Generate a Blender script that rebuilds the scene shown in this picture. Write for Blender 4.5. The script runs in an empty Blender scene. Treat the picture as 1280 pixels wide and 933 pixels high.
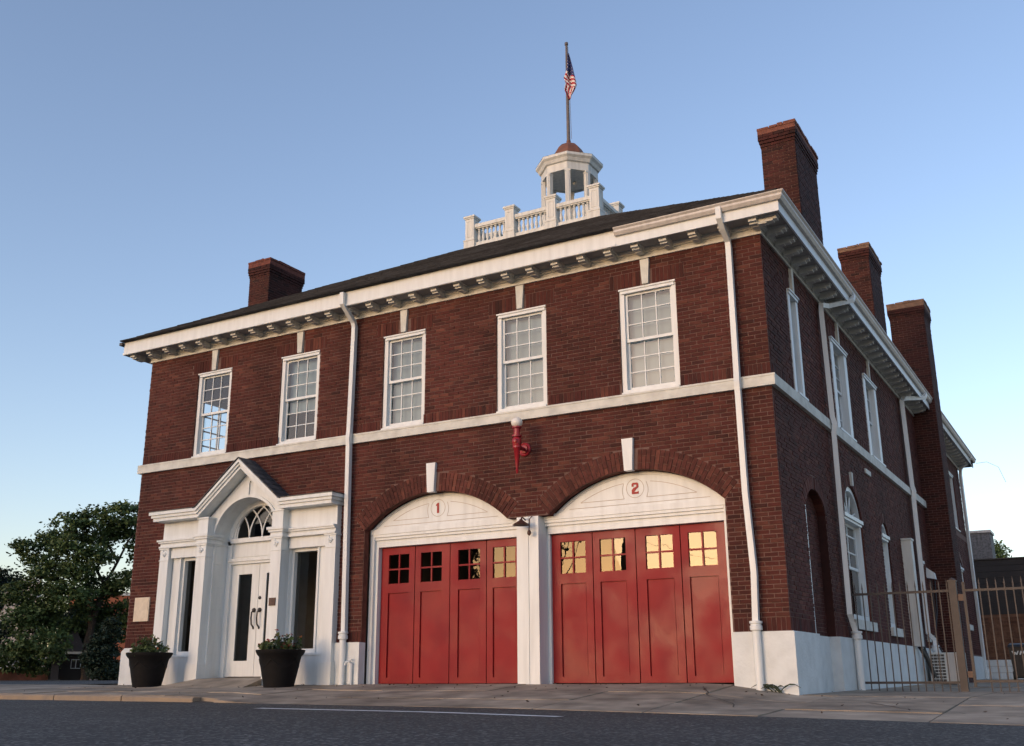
import bpy, math, random
from mathutils import Vector, Matrix
random.seed(7)
S = bpy.context.scene
COL = S.collection
R = math.radians

# ------------------------------------------------------------------ camera, world, sun
cam = bpy.data.cameras.new("camera"); cam_o = bpy.data.objects.new("camera", cam); COL.objects.link(cam_o)
CAM = Vector((4.18392, -15.47728, 0.31042))
_r = Vector((0.86755, 0.49732, -0.00518)); _u = Vector((0.14495, -0.24287, 0.95917)); _f = Vector((-0.47576, 0.83288, 0.28279))
cam_o.matrix_world = Matrix(((_r.x, _u.x, -_f.x, CAM.x), (_r.y, _u.y, -_f.y, CAM.y), (_r.z, _u.z, -_f.z, CAM.z), (0, 0, 0, 1)))
cam.sensor_width = 36.0; cam.lens = 36.0 * 1293.39 / 1280; cam.clip_start = 0.05; cam.clip_end = 6000
S.camera = cam_o

SUN_EL = R(9.0); SUN_DIR = Vector((-0.30, -0.95, 0)).normalized()
W = bpy.data.worlds.new("World"); S.world = W; W.use_nodes = True
nt = W.node_tree; nt.nodes.clear()
sky = nt.nodes.new("ShaderNodeTexSky"); sky.sky_type = 'NISHITA'; sky.sun_disc = False
sky.sun_elevation = SUN_EL; sky.sun_rotation = math.atan2(SUN_DIR.x, SUN_DIR.y)
sky.altitude = 0; sky.air_density = 1.0; sky.dust_density = 1.15; sky.ozone_density = 2.0
bg = nt.nodes.new("ShaderNodeBackground"); bg.inputs[1].default_value = 0.15
wo = nt.nodes.new("ShaderNodeOutputWorld")
wb = nt.nodes.new("ShaderNodeMix"); wb.data_type = 'RGBA'; wb.blend_type = 'MULTIPLY'; wb.inputs[0].default_value = 1.0; wb.inputs[7].default_value = (1.125, 0.945, 0.94, 1)
nt.links.new(sky.outputs[0], wb.inputs[6]); nt.links.new(wb.outputs[2], bg.inputs[0]); nt.links.new(bg.outputs[0], wo.inputs[0])
sl = bpy.data.lights.new("sun", 'SUN'); sl.energy = 0.12; sl.angle = R(14); sl.color = (1.0, 0.9, 0.78)
so = bpy.data.objects.new("sun", sl); COL.objects.link(so)
sd = Vector((SUN_DIR.x * math.cos(SUN_EL), SUN_DIR.y * math.cos(SUN_EL), math.sin(SUN_EL)))
so.rotation_euler = sd.to_track_quat('Z', 'Y').to_euler()
S.view_settings.view_transform = 'Standard'; S.view_settings.look = 'None'
S.view_settings.exposure = 1.2; S.view_settings.gamma = 1.0

# ------------------------------------------------------------------ materials
MATS = {}
def mat(name, col, rough=0.6, var=0.12, scale=6.0, bump=0.0, bscale=40.0, metal=0.0, col2=None, coat=0.0, streak=False, spec=0.5):
    m = bpy.data.materials.new(name); m.use_nodes = True
    n = m.node_tree.nodes; l = m.node_tree.links; b = n["Principled BSDF"]
    b.inputs["Roughness"].default_value = rough; b.inputs["Metallic"].default_value = metal
    b.inputs["Specular IOR Level"].default_value = spec
    if coat: b.inputs["Coat Weight"].default_value = coat; b.inputs["Coat Roughness"].default_value = 0.15
    tc = n.new("ShaderNodeTexCoord")
    mp = n.new("ShaderNodeMapping")
    if streak: mp.inputs["Scale"].default_value = (3, 3, 0.35)
    l.new(tc.outputs["Object"], mp.inputs[0])
    nz = n.new("ShaderNodeTexNoise"); nz.inputs["Scale"].default_value = scale; nz.inputs["Detail"].default_value = 6
    l.new(mp.outputs[0], nz.inputs["Vector"])
    cr = n.new("ShaderNodeValToRGB")
    c2 = col2 or tuple(c * (1 - 3 * var) for c in col)
    cr.color_ramp.elements[0].position = 0.3; cr.color_ramp.elements[1].position = 0.62
    cr.color_ramp.elements[0].color = (*c2, 1); cr.color_ramp.elements[1].color = (*col, 1)
    l.new(nz.outputs[0], cr.inputs[0]); l.new(cr.outputs[0], b.inputs["Base Color"])
    if bump:
        n2 = n.new("ShaderNodeTexNoise"); n2.inputs["Scale"].default_value = bscale; n2.inputs["Detail"].default_value = 4
        l.new(tc.outputs["Object"], n2.inputs["Vector"])
        bp = n.new("ShaderNodeBump"); bp.inputs["Strength"].default_value = bump; bp.inputs["Distance"].default_value = 0.02
        l.new(n2.outputs[0], bp.inputs["Height"]); l.new(bp.outputs[0], b.inputs["Normal"])
    MATS[name] = m
    return m

def mat_random(name, cols, rough=0.85, bump=0.35, bscale=60.0, nscale=9.0, nmix=0.5, subsurf=False):
    """colour picked per mesh island and per object, with fine mottling"""
    m = bpy.data.materials.new(name); m.use_nodes = True
    n = m.node_tree.nodes; l = m.node_tree.links; b = n["Principled BSDF"]
    b.inputs["Roughness"].default_value = rough; b.inputs["Specular IOR Level"].default_value = 0.25
    g = n.new("ShaderNodeNewGeometry"); oi = n.new("ShaderNodeObjectInfo")
    ad = n.new("ShaderNodeMath"); ad.operation = 'ADD'
    l.new(g.outputs["Random Per Island"], ad.inputs[0]); l.new(oi.outputs["Random"], ad.inputs[1])
    fr = n.new("ShaderNodeMath"); fr.operation = 'FRACT'; l.new(ad.outputs[0], fr.inputs[0])
    cr = n.new("ShaderNodeValToRGB"); e = cr.color_ramp.elements
    while len(e) < len(cols): e.new(0.5)
    for i, c in enumerate(cols): e[i].position = i / max(1, len(cols) - 1); e[i].color = (*c, 1)
    l.new(fr.outputs[0], cr.inputs[0])
    nz = n.new("ShaderNodeTexNoise"); nz.inputs["Scale"].default_value = nscale; nz.inputs["Detail"].default_value = 5
    l.new(g.outputs["Position"], nz.inputs["Vector"])
    mr = n.new("ShaderNodeMapRange"); mr.inputs[1].default_value = 0.3; mr.inputs[2].default_value = 0.7
    mr.inputs[3].default_value = 1 - nmix; mr.inputs[4].default_value = 1.0
    l.new(nz.outputs[0], mr.inputs[0])
    # broad staining of the wall
    n3 = n.new("ShaderNodeTexNoise"); n3.inputs["Scale"].default_value = 0.7; n3.inputs["Detail"].default_value = 3
    mp3 = n.new("ShaderNodeMapping"); mp3.inputs["Scale"].default_value = (1.3, 1.3, 0.4); l.new(g.outputs["Position"], mp3.inputs[0]); l.new(mp3.outputs[0], n3.inputs["Vector"])
    m3 = n.new("ShaderNodeMapRange"); m3.inputs[1].default_value = 0.35; m3.inputs[2].default_value = 0.65
    m3.inputs[3].default_value = 0.68; m3.inputs[4].default_value = 1.12
    l.new(n3.outputs[0], m3.inputs[0])
    mm = n.new("ShaderNodeMath"); mm.operation = 'MULTIPLY'; l.new(mr.outputs[0], mm.inputs[0]); l.new(m3.outputs[0], mm.inputs[1])
    mx = n.new("ShaderNodeMix"); mx.data_type = 'RGBA'; mx.blend_type = 'MULTIPLY'; mx.inputs[0].default_value = 1
    l.new(cr.outputs[0], mx.inputs[6]); l.new(mm.outputs[0], mx.inputs[7])
    l.new(mx.outputs[2], b.inputs["Base Color"])
    if bump:
        n2 = n.new("ShaderNodeTexNoise"); n2.inputs["Scale"].default_value = bscale
        l.new(g.outputs["Position"], n2.inputs["Vector"])
        bp = n.new("ShaderNodeBump"); bp.inputs["Strength"].default_value = bump; bp.inputs["Distance"].default_value = 0.01
        l.new(n2.outputs[0], bp.inputs["Height"]); l.new(bp.outputs[0], b.inputs["Normal"])
    MATS[name] = m
    return m

def mat_glass(name, refl=0.14, tint=(0.8, 0.85, 0.85), wav=0.02, gcol=(1, 1, 1)):
    m = bpy.data.materials.new(name); m.use_nodes = True
    n = m.node_tree.nodes; l = m.node_tree.links; n.clear()
    o = n.new("ShaderNodeOutputMaterial"); mix = n.new("ShaderNodeMixShader")
    t = n.new("ShaderNodeBsdfTransparent"); t.inputs[0].default_value = (*tint, 1)
    g = n.new("ShaderNodeBsdfGlossy"); g.inputs["Roughness"].default_value = 0.0; g.inputs[0].default_value = (*gcol, 1)
    f = n.new("ShaderNodeFresnel"); f.inputs[0].default_value = 1.5
    ma = n.new("ShaderNodeMath"); ma.operation = 'ADD'; ma.inputs[1].default_value = refl; ma.use_clamp = True
    nz = n.new("ShaderNodeTexNoise"); nz.inputs["Scale"].default_value = 2.5
    gm = n.new("ShaderNodeNewGeometry"); l.new(gm.outputs["Position"], nz.inputs["Vector"])
    bp = n.new("ShaderNodeBump"); bp.inputs["Strength"].default_value = wav; bp.inputs["Distance"].default_value = 0.05
    l.new(nz.outputs[0], bp.inputs["Height"]); l.new(bp.outputs[0], g.inputs["Normal"])
    l.new(f.outputs[0], ma.inputs[0]); l.new(ma.outputs[0], mix.inputs[0])
    l.new(t.outputs[0], mix.inputs[1]); l.new(g.outputs[0], mix.inputs[2]); l.new(mix.outputs[0], o.inputs[0])
    MATS[name] = m
    return m

BRICK = mat_random("brick", [(0.052, 0.0175, 0.0145), (0.075, 0.021, 0.017), (0.094, 0.024, 0.019), (0.08, 0.023, 0.0185), (0.10, 0.028, 0.0215), (0.084, 0.022, 0.0175), (0.095, 0.031, 0.0235), (0.14, 0.047, 0.033)], nmix=0.28)
DIMBRICK = mat_random("dimmed_brick", [(0.035, 0.0145, 0.013), (0.055, 0.0175, 0.015), (0.07, 0.02, 0.017), (0.06, 0.02, 0.017), (0.085, 0.028, 0.022)], nmix=0.35)  # same brick as the walls, weaker light painted in by darker colour
ARCHBRICK = mat_random("arch_brick", [(0.085, 0.028, 0.022), (0.14, 0.044, 0.033), (0.11, 0.034, 0.027), (0.18, 0.062, 0.043)])
MORTAR = mat("mortar", (0.165, 0.1, 0.085), 0.95, 0.1, 12, 0.4, 80)
WHITE = mat("white_paint", (0.67, 0.72, 0.735), 0.45, 0.045, 3, 0.06, 30, streak=True)
WHITE2 = mat("white_stucco", (0.62, 0.67, 0.685), 0.7, 0.05, 4, 0.35, 25)
CREAM = mat("weathered_trim", (0.63, 0.655, 0.63), 0.6, 0.07, 4, 0.1, 30, streak=True)
STONE = mat("belt_stone", (0.62, 0.64, 0.60), 0.8, 0.08, 5, 0.25, 60)
RED = mat("red_door_paint", (0.235, 0.012, 0.016), 0.4, 0.07, 1.6, 0.0, 9, col2=(0.18, 0.008, 0.014), spec=0.22)
def worn_gloss(m):
    n = m.node_tree.nodes; l = m.node_tree.links; b = n["Principled BSDF"]
    g = n.new("ShaderNodeNewGeometry")
    nz = n.new("ShaderNodeTexNoise"); nz.inputs["Scale"].default_value = 1.7; nz.inputs["Detail"].default_value = 3; l.new(g.outputs["Position"], nz.inputs["Vector"])
    mr = n.new("ShaderNodeMapRange"); mr.inputs[1].default_value = .36; mr.inputs[2].default_value = .62; mr.inputs[3].default_value = .32; mr.inputs[4].default_value = .55
    l.new(nz.outputs[0], mr.inputs[0]); l.new(mr.outputs[0], b.inputs["Roughness"])
    bp = n.new("ShaderNodeBump"); bp.inputs["Strength"].default_value = .28; bp.inputs["Distance"].default_value = .04; l.new(nz.outputs[0], bp.inputs["Height"])
    n2 = n.new("ShaderNodeTexNoise"); n2.inputs["Scale"].default_value = 45; l.new(g.outputs["Position"], n2.inputs["Vector"])
    b2 = n.new("ShaderNodeBump"); b2.inputs["Strength"].default_value = .12; b2.inputs["Distance"].default_value = .01; l.new(n2.outputs[0], b2.inputs["Height"]); l.new(bp.outputs[0], b2.inputs["Normal"])
    l.new(b2.outputs[0], b.inputs["Normal"])
worn_gloss(RED)
REDM = mat("red_metal", (0.30, 0.012, 0.022), 0.35, 0.1, 8)
REDTXT = mat("red_lettering", (0.35, 0.03, 0.025), 0.6, 0.08, 20)
LINE = mat("dark_groove", (0.42, 0.35, 0.29), 0.9, 0.1)
SHINGLE = mat_random("shingle", [(0.045, 0.047, 0.053), (0.07, 0.073, 0.082), (0.055, 0.058, 0.066)], 0.95, 0.5, 120)
SLATE = mat_random("slate", [(0.08, 0.085, 0.095), (0.12, 0.125, 0.135), (0.10, 0.10, 0.11)], 0.7, 0.3, 60)
DARK = mat("dark_metal", (0.03, 0.028, 0.028), 0.45, 0.1, 10)
BRONZE = mat("bronze", (0.07, 0.03, 0.02), 0.5, 0.1, 20)
COPPER = mat("rusty_dome", (0.20, 0.085, 0.05), 0.65, 0.1, 6, col2=(0.14, 0.06, 0.038))
ALU = mat("gutter_metal", (0.55, 0.53, 0.50), 0.45, 0.06, 5, streak=True)
POLE = mat("pole_metal", (0.14, 0.12, 0.115), 0.5, 0.1, 10)
CAPSTONE = mat("chimney_cap", (0.20, 0.12, 0.08), 0.9, 0.12, 8, 0.4, 40)
GLASS = mat_glass("window_glass", 0.015)
GLASSD = mat_glass("door_glass", 0.01, (0.35, 0.35, 0.35), 0.016, (1.0, 0.88, 0.64))  # amber reflection colour paints extra sunset warmth into the mirrored sky
GLASSE = mat_glass("dark_glass", 0.0, (0.55, 0.57, 0.57), 0.02)
BLIND = mat("window_shade", (0.27, 0.36, 0.43), 0.9, 0.03, 3)
INTERIOR = mat("interior", (0.30, 0.29, 0.27), 0.9, 0.05)
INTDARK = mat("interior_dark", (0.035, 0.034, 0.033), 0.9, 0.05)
ASPHALT = mat_r = None
FENCE = mat("fence_paint", (0.06, 0.05, 0.047), 0.6, 0.1, 8)
POTM = mat("pot_plastic", (0.006, 0.006, 0.007), 0.7, 0.1, 14, 0.1, 20, spec=0.2)
SOIL = mat("soil", (0.05, 0.035, 0.025), 1.0, 0.2, 30)
GLOBE = mat("milk_glass", (0.75, 0.74, 0.70), 0.25, 0.03)
LEAF = mat_random("leaf", [(0.07, 0.115, 0.035), (0.115, 0.175, 0.055), (0.09, 0.14, 0.045), (0.15, 0.21, 0.08)], 0.6, 0)
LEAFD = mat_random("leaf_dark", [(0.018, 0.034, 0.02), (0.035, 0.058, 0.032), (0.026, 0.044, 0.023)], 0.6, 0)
LEAFP = mat_random("plant_leaf", [(0.06, 0.11, 0.035), (0.11, 0.16, 0.05), (0.07, 0.12, 0.06), (0.15, 0.17, 0.06)], 0.55, 0)
PETAL = mat_random("petal", [(0.35, 0.05, 0.08), (0.45, 0.2, 0.04), (0.3, 0.06, 0.12)], 0.6, 0)
BARK = mat("bark", (0.07, 0.05, 0.035), 0.95, 0.15, 10, 0.6, 20)

def mat_asphalt():
    m = bpy.data.materials.new("asphalt"); m.use_nodes = True
    n = m.node_tree.nodes; l = m.node_tree.links; b = n["Principled BSDF"]
    g = n.new("ShaderNodeNewGeometry")
    v = n.new("ShaderNodeTexVoronoi"); v.inputs["Scale"].default_value = 38
    l.new(g.outputs["Position"], v.inputs["Vector"])
    cr = n.new("ShaderNodeValToRGB"); e = cr.color_ramp.elements
    e[0].position = 0.0; e[0].color = (0.016, 0.016, 0.016, 1); e[1].position = 1.0; e[1].color = (0.17, 0.165, 0.155, 1)
    x = e.new(0.72); x.color = (0.03, 0.03, 0.03, 1)
    sx = n.new("ShaderNodeSeparateColor"); l.new(v.outputs["Color"], sx.inputs[0]); l.new(sx.outputs[0], cr.inputs[0])
    nz = n.new("ShaderNodeTexNoise"); nz.inputs["Scale"].default_value = 0.6; nz.inputs["Detail"].default_value = 5
    l.new(g.outputs["Position"], nz.inputs["Vector"])
    mr = n.new("ShaderNodeMapRange"); mr.inputs[1].default_value = 0.3; mr.inputs[2].default_value = 0.7; mr.inputs[3].default_value = 0.7; mr.inputs[4].default_value = 1.15
    l.new(nz.outputs[0], mr.inputs[0])
    mx = n.new("ShaderNodeMix"); mx.data_type = 'RGBA'; mx.blend_type = 'MULTIPLY'; mx.inputs[0].default_value = 1
    l.new(cr.outputs[0], mx.inputs[6]); l.new(mr.outputs[0], mx.inputs[7]); l.new(mx.outputs[2], b.inputs["Base Color"])
    b.inputs["Roughness"].default_value = 0.85
    bp = n.new("ShaderNodeBump"); bp.inputs["Strength"].default_value = 0.7; bp.inputs["Distance"].default_value = 0.008
    l.new(v.outputs["Distance"], bp.inputs["Height"]); l.new(bp.outputs[0], b.inputs["Normal"])
    return m
ASPHALT = mat_asphalt()
def mat_concrete(name, c1, c2, c3):
    m = mat_random(name, [c1, c2, c1], 0.9, 0.35, 90, 2.5, 0.45)
    return m
CONC = mat_concrete("concrete", (0.38, 0.315, 0.24), (0.45, 0.38, 0.295), None)
KERB = mat("kerb_paint", (0.30, 0.235, 0.165), 0.9, 0.14, 3, 0.4, 40, col2=(0.22, 0.185, 0.15))
JOINT = mat("joint_dirt", (0.09, 0.075, 0.06), 1.0, 0.15, 20, 0.5, 50)
GROUNDM = mat("ground_dirt", (0.14, 0.12, 0.10), 1.0, 0.12, 0.4, 0.3, 20)
PAINTL = mat("road_paint", (0.78, 0.78, 0.76), 0.8, 0.12, 7, 0.2, 40, col2=(0.5, 0.5, 0.5))

# ------------------------------------------------------------------ mesh helpers
class MB:
    def __init__(s): s.v = []; s.f = []
    def add(s, vs, fs):
        o = len(s.v); s.v += [tuple(p) for p in vs]; s.f += [tuple(i + o for i in f) for f in fs]
    def box(s, a, b, back=True, faces=None):
        x0, y0, z0 = a; x1, y1, z1 = b
        v = [(x0,y0,z0),(x1,y0,z0),(x1,y1,z0),(x0,y1,z0),(x0,y0,z1),(x1,y0,z1),(x1,y1,z1),(x0,y1,z1)]
        f = [(0,1,5,4),(1,2,6,5),(3,0,4,7),(4,5,6,7),(3,2,1,0)]
        if back: f.append((2,3,7,6))
        s.add(v, f)
    def rbox(s, a, b, M, back=True):
        t = MB(); t.box(a, b, back); s.add([M @ Vector(p) for p in t.v], t.f)
    def poly_prism(s, pts, y0, y1, caps=(True, True)):
        """pts in (x,z) counter-clockwise seen from -y; y0 front"""
        n = len(pts)
        v = [(x, y0, z) for x, z in pts] + [(x, y1, z) for x, z in pts]
        f = [(i, i + n, (i + 1) % n + n, (i + 1) % n) for i in range(n)]
        if caps[0]: f.append(tuple(range(n)))
        if caps[1]: f.append(tuple(range(2 * n - 1, n - 1, -1)))
        s.add(v, f)
    def lathe(s, prof, n=16, c=(0, 0, 0), M=None, a0=0.0, cap=True):
        vs = []; fs = []
        for r, z in prof:
            for i in range(n):
                a = a0 + 2 * math.pi * i / n
                p = Vector((r * math.cos(a), r * math.sin(a), z))
                if M: p = M @ p
                vs.append((p.x + c[0], p.y + c[1], p.z + c[2]))
        m = len(prof)
        for j in range(m - 1):
            for i in range(n):
                k = (i + 1) % n
                fs.append((j*n+i, j*n+k, (j+1)*n+k, (j+1)*n+i))
        if cap:
            if prof[0][0] > 1e-4: fs.append(tuple(range(n - 1, -1, -1)))
            if prof[-1][0] > 1e-4: fs.append(tuple((m-1)*n + i for i in range(n)))
        s.add(vs, fs)
    def tube(s, pts, r, n=8, r1=None, square=False):
        pts = [Vector(p) for p in pts]; m = len(pts)
        vs = []; fs = []
        up = None
        for i, p in enumerate(pts):
            d = (pts[min(i+1, m-1)] - pts[max(i-1, 0)]).normalized()
            if up is None:
                up = Vector((0, 0, 1)) if abs(d.z) < 0.9 else Vector((0, 1, 0))
            a = d.cross(up)
            if a.length < 1e-3: a = d.cross(Vector((1, 0, 0)))
            a.normalize(); b = a.cross(d).normalized(); up = b
            rr = r if r1 is None else r + (r1 - r) * i / (m - 1)
            for k in range(n):
                t = 2 * math.pi * (k + 0.5) / n
                vs.append(p + a * rr * math.cos(t) + b * rr * math.sin(t))
        for i in range(m - 1):
            for k in range(n):
                k2 = (k + 1) % n
                fs.append((i*n+k, i*n+k2, (i+1)*n+k2, (i+1)*n+k))
        fs.append(tuple(range(n-1, -1, -1))); fs.append(tuple((m-1)*n + k for k in range(n)))
        s.add(vs, fs)
    def ball(s, c, r, n=12, sq=(1, 1, 1)):
        pr = [(max(1e-5, r*math.sin(math.pi*i/8)), -r*math.cos(math.pi*i/8)) for i in range(9)]
        s.lathe([(a, b * sq[2]) for a, b in pr], n, c, cap=False)
    def mesh(s, name, m, smooth=False):
        me = bpy.data.meshes.new(name); me.from_pydata([tuple(p) for p in s.v], [], s.f); me.update()
        if isinstance(m, (list, tuple)):
            for x in m: me.materials.append(x)
        else: me.materials.append(m)
        if smooth:
            me.polygons.foreach_set("use_smooth", [True] * len(me.polygons))
            try: me.set_sharp_from_angle(angle=R(40))
            except Exception: pass
        return me
    def build(s, name, m, parent=None, loc=(0,0,0), rot=(0,0,0), smooth=False, kind=None, label=None):
        return obj(name, s.mesh(name, m, smooth), parent, loc, rot, kind, label)

def obj(name, me, parent=None, loc=(0,0,0), rot=(0,0,0), kind=None, label=None, scale=None):
    o = bpy.data.objects.new(name, me); COL.objects.link(o)
    o.location = loc; o.rotation_euler = rot
    if scale: o.scale = scale
    if parent: o.parent = parent
    if kind: o["kind"] = kind
    if label: o["label"] = label
    return o
def thing(name, label, cat, loc=(0,0,0), rz=0, group=None):
    o = obj(name, None, None, loc, (0, 0, rz)); o["label"] = label; o["category"] = cat
    if group: o["group"] = group
    return o
def tag(o, label, cat, group=None):
    o["label"] = label; o["category"] = cat
    if group: o["group"] = group
    return o
def interp(t, x):
    if x <= t[0][0]: return t[0][1]
    for (a, b), (c, d) in zip(t, t[1:]):
        if x <= c: return b + (d - b) * (x - a) / (c - a)
    return t[-1][1]

# ------------------------------------------------------------------ terrain
EDGE = [(-60, 0.06), (-13, 0.0), (-8, -0.02), (-2.7, -0.06), (0.7, -0.12), (3.2, -0.17), (12, -0.3)]
WALLZ = [(-60, 0.26), (-14, 0.215), (-1.2, 0.215), (-0.8, 0.19), (0.05, 0.06), (0.6, 0.04), (8, 0.0)]
KH = [(-8.6, 0.085), (-7.2, 0.001)]
YR = -3.5
def h_walk(x, y):
    if y >= 0: return interp(WALLZ, x) + min(y, 40) * 0.006
    t = min(1.0, y / YR); e = interp(EDGE, x) + interp(KH, x)
    return interp(WALLZ, x) * (1 - t) + e * t
def h(x, y):
    return h_walk(x, y) if y > YR else interp(EDGE, x)
def grid_sheet(name, xs, ys, fz, m, kind="structure"):
    b = MB(); n = len(xs)
    b.v = [(x, y, fz(x, y)) for y in ys for x in xs]
    b.f = [(j*n+i, j*n+i+1, (j+1)*n+i+1, (j+1)*n+i) for j in range(len(ys)-1) for i in range(n-1)]
    return b.build(name, m, kind=kind)
XS = [-2500, -600, -200, -100, -60, -40, -30, -22, -18, -16, -14, -13, -12, -11, -10, -9, -8.6, -8.2, -7.8, -7.2, -6, -5, -4, -2.7, -1.2, -0.8, -0.4, 0.05, 0.6, 1.5, 2.4, 3.2, 5, 8, 12, 30, 100, 600, 2500]
grid_sheet("ground", XS, [-2500, -500, -100, -40, -20, -12, -8, -5, -3.5, -2.5, -1.5, -.7, 0, 2, 5, 10, 20, 40, 100, 500, 2500], lambda x, y: h(x, y) - 0.10, GROUNDM)
grid_sheet("road", [x for x in XS if abs(x) <= 600], [-16, -12, -9, -7, -5, -4, YR], lambda x, y: interp(EDGE, x), ASPHALT)
# side street west of the building
grid_sheet("side_street", [-60, -40, -33, -27, -22, -19], [1, 4, 8, 12, 17], lambda x, y: h(x, y) - 0.02, ASPHALT)
# white line along the road
b = MB()
lx = [-5.38 + i * (4.27 / 12) for i in range(13)]
for x0, x1 in zip(lx, lx[1:]):
    ya, yb = -5.31, -5.12
    b.add([(x0, ya, interp(EDGE, x0)+.005), (x1, ya, interp(EDGE, x1)+.005), (x1, yb, interp(EDGE, x1)+.005), (x0, yb, interp(EDGE, x0)+.005)], [(0,1,2,3)])
b.build("road_line", PAINTL, kind="structure")
# pavement: dark joint bed with concrete slabs laid on it
sw = grid_sheet("pavement", [x for x in XS if -30 <= x <= 12], [YR, -2.5, -1.5, -.7, 0.0, 3, 8, 16, 24], lambda x, y: h_walk(x, y) - 0.06, JOINT)
rs = random.Random(3)
def slab(x0, x1, y0, y1):
    b = MB(); g = 0.012; nx = max(1, round((x1-x0)/0.5)); dz = rs.uniform(-.006, .006)
    xs = [x0+g+(x1-x0-2*g)*i/nx for i in range(nx+1)]
    ys = [y0+g, (y0+y1)/2, y1-g]
    n = nx+1
    b.v = [(x, y, h_walk(x, max(y, YR)) + dz) for y in ys for x in xs] + [(x, y, h_walk(x, max(y, YR)) - .1) for y in (ys[0], ys[-1]) for x in xs]
    b.f = [(j*n+i, j*n+i+1, (j+1)*n+i+1, (j+1)*n+i) for j in range(2) for i in range(nx)]
    o = 3*n
    b.f += [(o+i, o+i+1, i+1, i) for i in range(nx)] + [(2*n+i, 2*n+i+1, o+n+i+1, o+n+i) for i in range(nx)]
    b.f += [(o, 0, n, 2*n, o+n), (n-1, o+n-1, o+2*n-1, 3*n-1, 2*n-1)]
    b.build("slab", CONC, sw)
slx = [-30, -27, -24, -21, -18, -16, -14.4, -12.6, -10.9, -9.1, -7.9, -6.4, -4.4, -2.4, -0.9, 0.5, 2.3, 4.2, 6.5, 9, 12]
for i, (x0, x1) in enumerate(zip(slx, slx[1:])):
    ye = YR + (0.16 if x0 < -7.95 else 0.0)
    ysl = [ye, -2.45, -1.25, 0.02] if x0 >= -14.4 else [ye, -1.7, 0.02]
    if x0 < -16: ysl = [ye, -1.9, 1.0]
    for y0, y1 in zip(ysl, ysl[1:]): slab(x0, x1, y0, y1)
for x0, x1 in ((0.07, 2.3), (2.3, 4.2), (4.2, 6.5), (6.5, 9)):
    for y0, y1 in ((0.02, 3.6), (3.6, 8), (8, 13), (13, 18), (18, 24)): slab(x0, x1, y0, y1)
# kerb stones
kb = MB(); kx = [-30, -27.2, -24.6, -22, -19.4, -16.9, -14.2, -11.55, -9.9, -8.3]
kerb = None
for x0, x1 in zip(kx, kx[1:]):
    b = MB(); y0, y1 = YR - 0.01, YR + .155
    za0 = h_walk(x0, YR) + .004; za1 = h_walk(x1, YR) + .004
    g = .012
    b.v = [(x0+g, y0, -.2), (x1-g, y0, -.2), (x1-g, y1, -.2), (x0+g, y1, -.2), (x0+g, y0, za0-.02), (x1-g, y0, za1-.02), (x1-g, y0+.025, za1), (x0+g, y0+.025, za0), (x1-g, y1, za1), (x0+g, y1, za0)]
    b.f = [(0,1,5,4), (4,5,6,7), (7,6,8,9), (1,2,8,6,5), (3,0,4,7,9), (2,3,9,8)]
    b.build("kerb_stone", KERB, sw)

# ------------------------------------------------------------------ the firehouse
FH = thing("firehouse", "two-storey dark brick firehouse with white trim, arched red bay doors and rooftop cupola", "firehouse")
ZB, ZBELT0, ZBELT1, ZS1, ZTOP = 0.95, 4.66, 4.84, 5.05, 7.215
COURSE = (ZBELT0 - 1.155) / 52
JZ0, JZ1 = ZS1 + 25 * (ZTOP - ZS1) / 32, ZS1 + 29 * (ZTOP - ZS1) / 32
FRONT_W = 14.07; SIDE_L = 23.2

class Opening:
    def __init__(s, a0, a1, z0, z1, rise=0.0, ring=0.0):
        s.a0, s.a1, s.z0, s.z1, s.rise, s.ring = a0, a1, z0, z1, rise, ring; s.skip = ''
        s.c = (a0 + a1) / 2; s.half = (a1 - a0) / 2
        if rise:
            s.Rr = (s.half**2 + rise**2) / (2 * rise); s.cz = z1 + rise - s.Rr
            s.th = math.asin(min(1, s.half / s.Rr))
    def top(s, a):
        if not s.rise: return s.z1
        d = abs(a - s.c)
        return s.cz + math.sqrt(max(0, s.Rr**2 - d*d))
    def block(s, zl, zh):
        zm = (zl + zh) / 2
        if zh <= s.z0 + .005: return None
        if zm <= s.z1:
            return (s.a0, s.a1)
        if not s.rise: return None
        Re = s.Rr + s.ring
        if zm >= s.cz + Re: return None
        hw = math.sqrt(Re**2 - (zm - s.cz)**2)
        if s.ring and s.th < R(85):
            hw = min(hw, s.half + (zm - s.z1) * math.tan(s.th)) if zm < s.z1 + s.ring * math.cos(s.th) else hw
        elif zm < s.cz: hw = s.half
        return (s.c - hw, s.c + hw)

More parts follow.
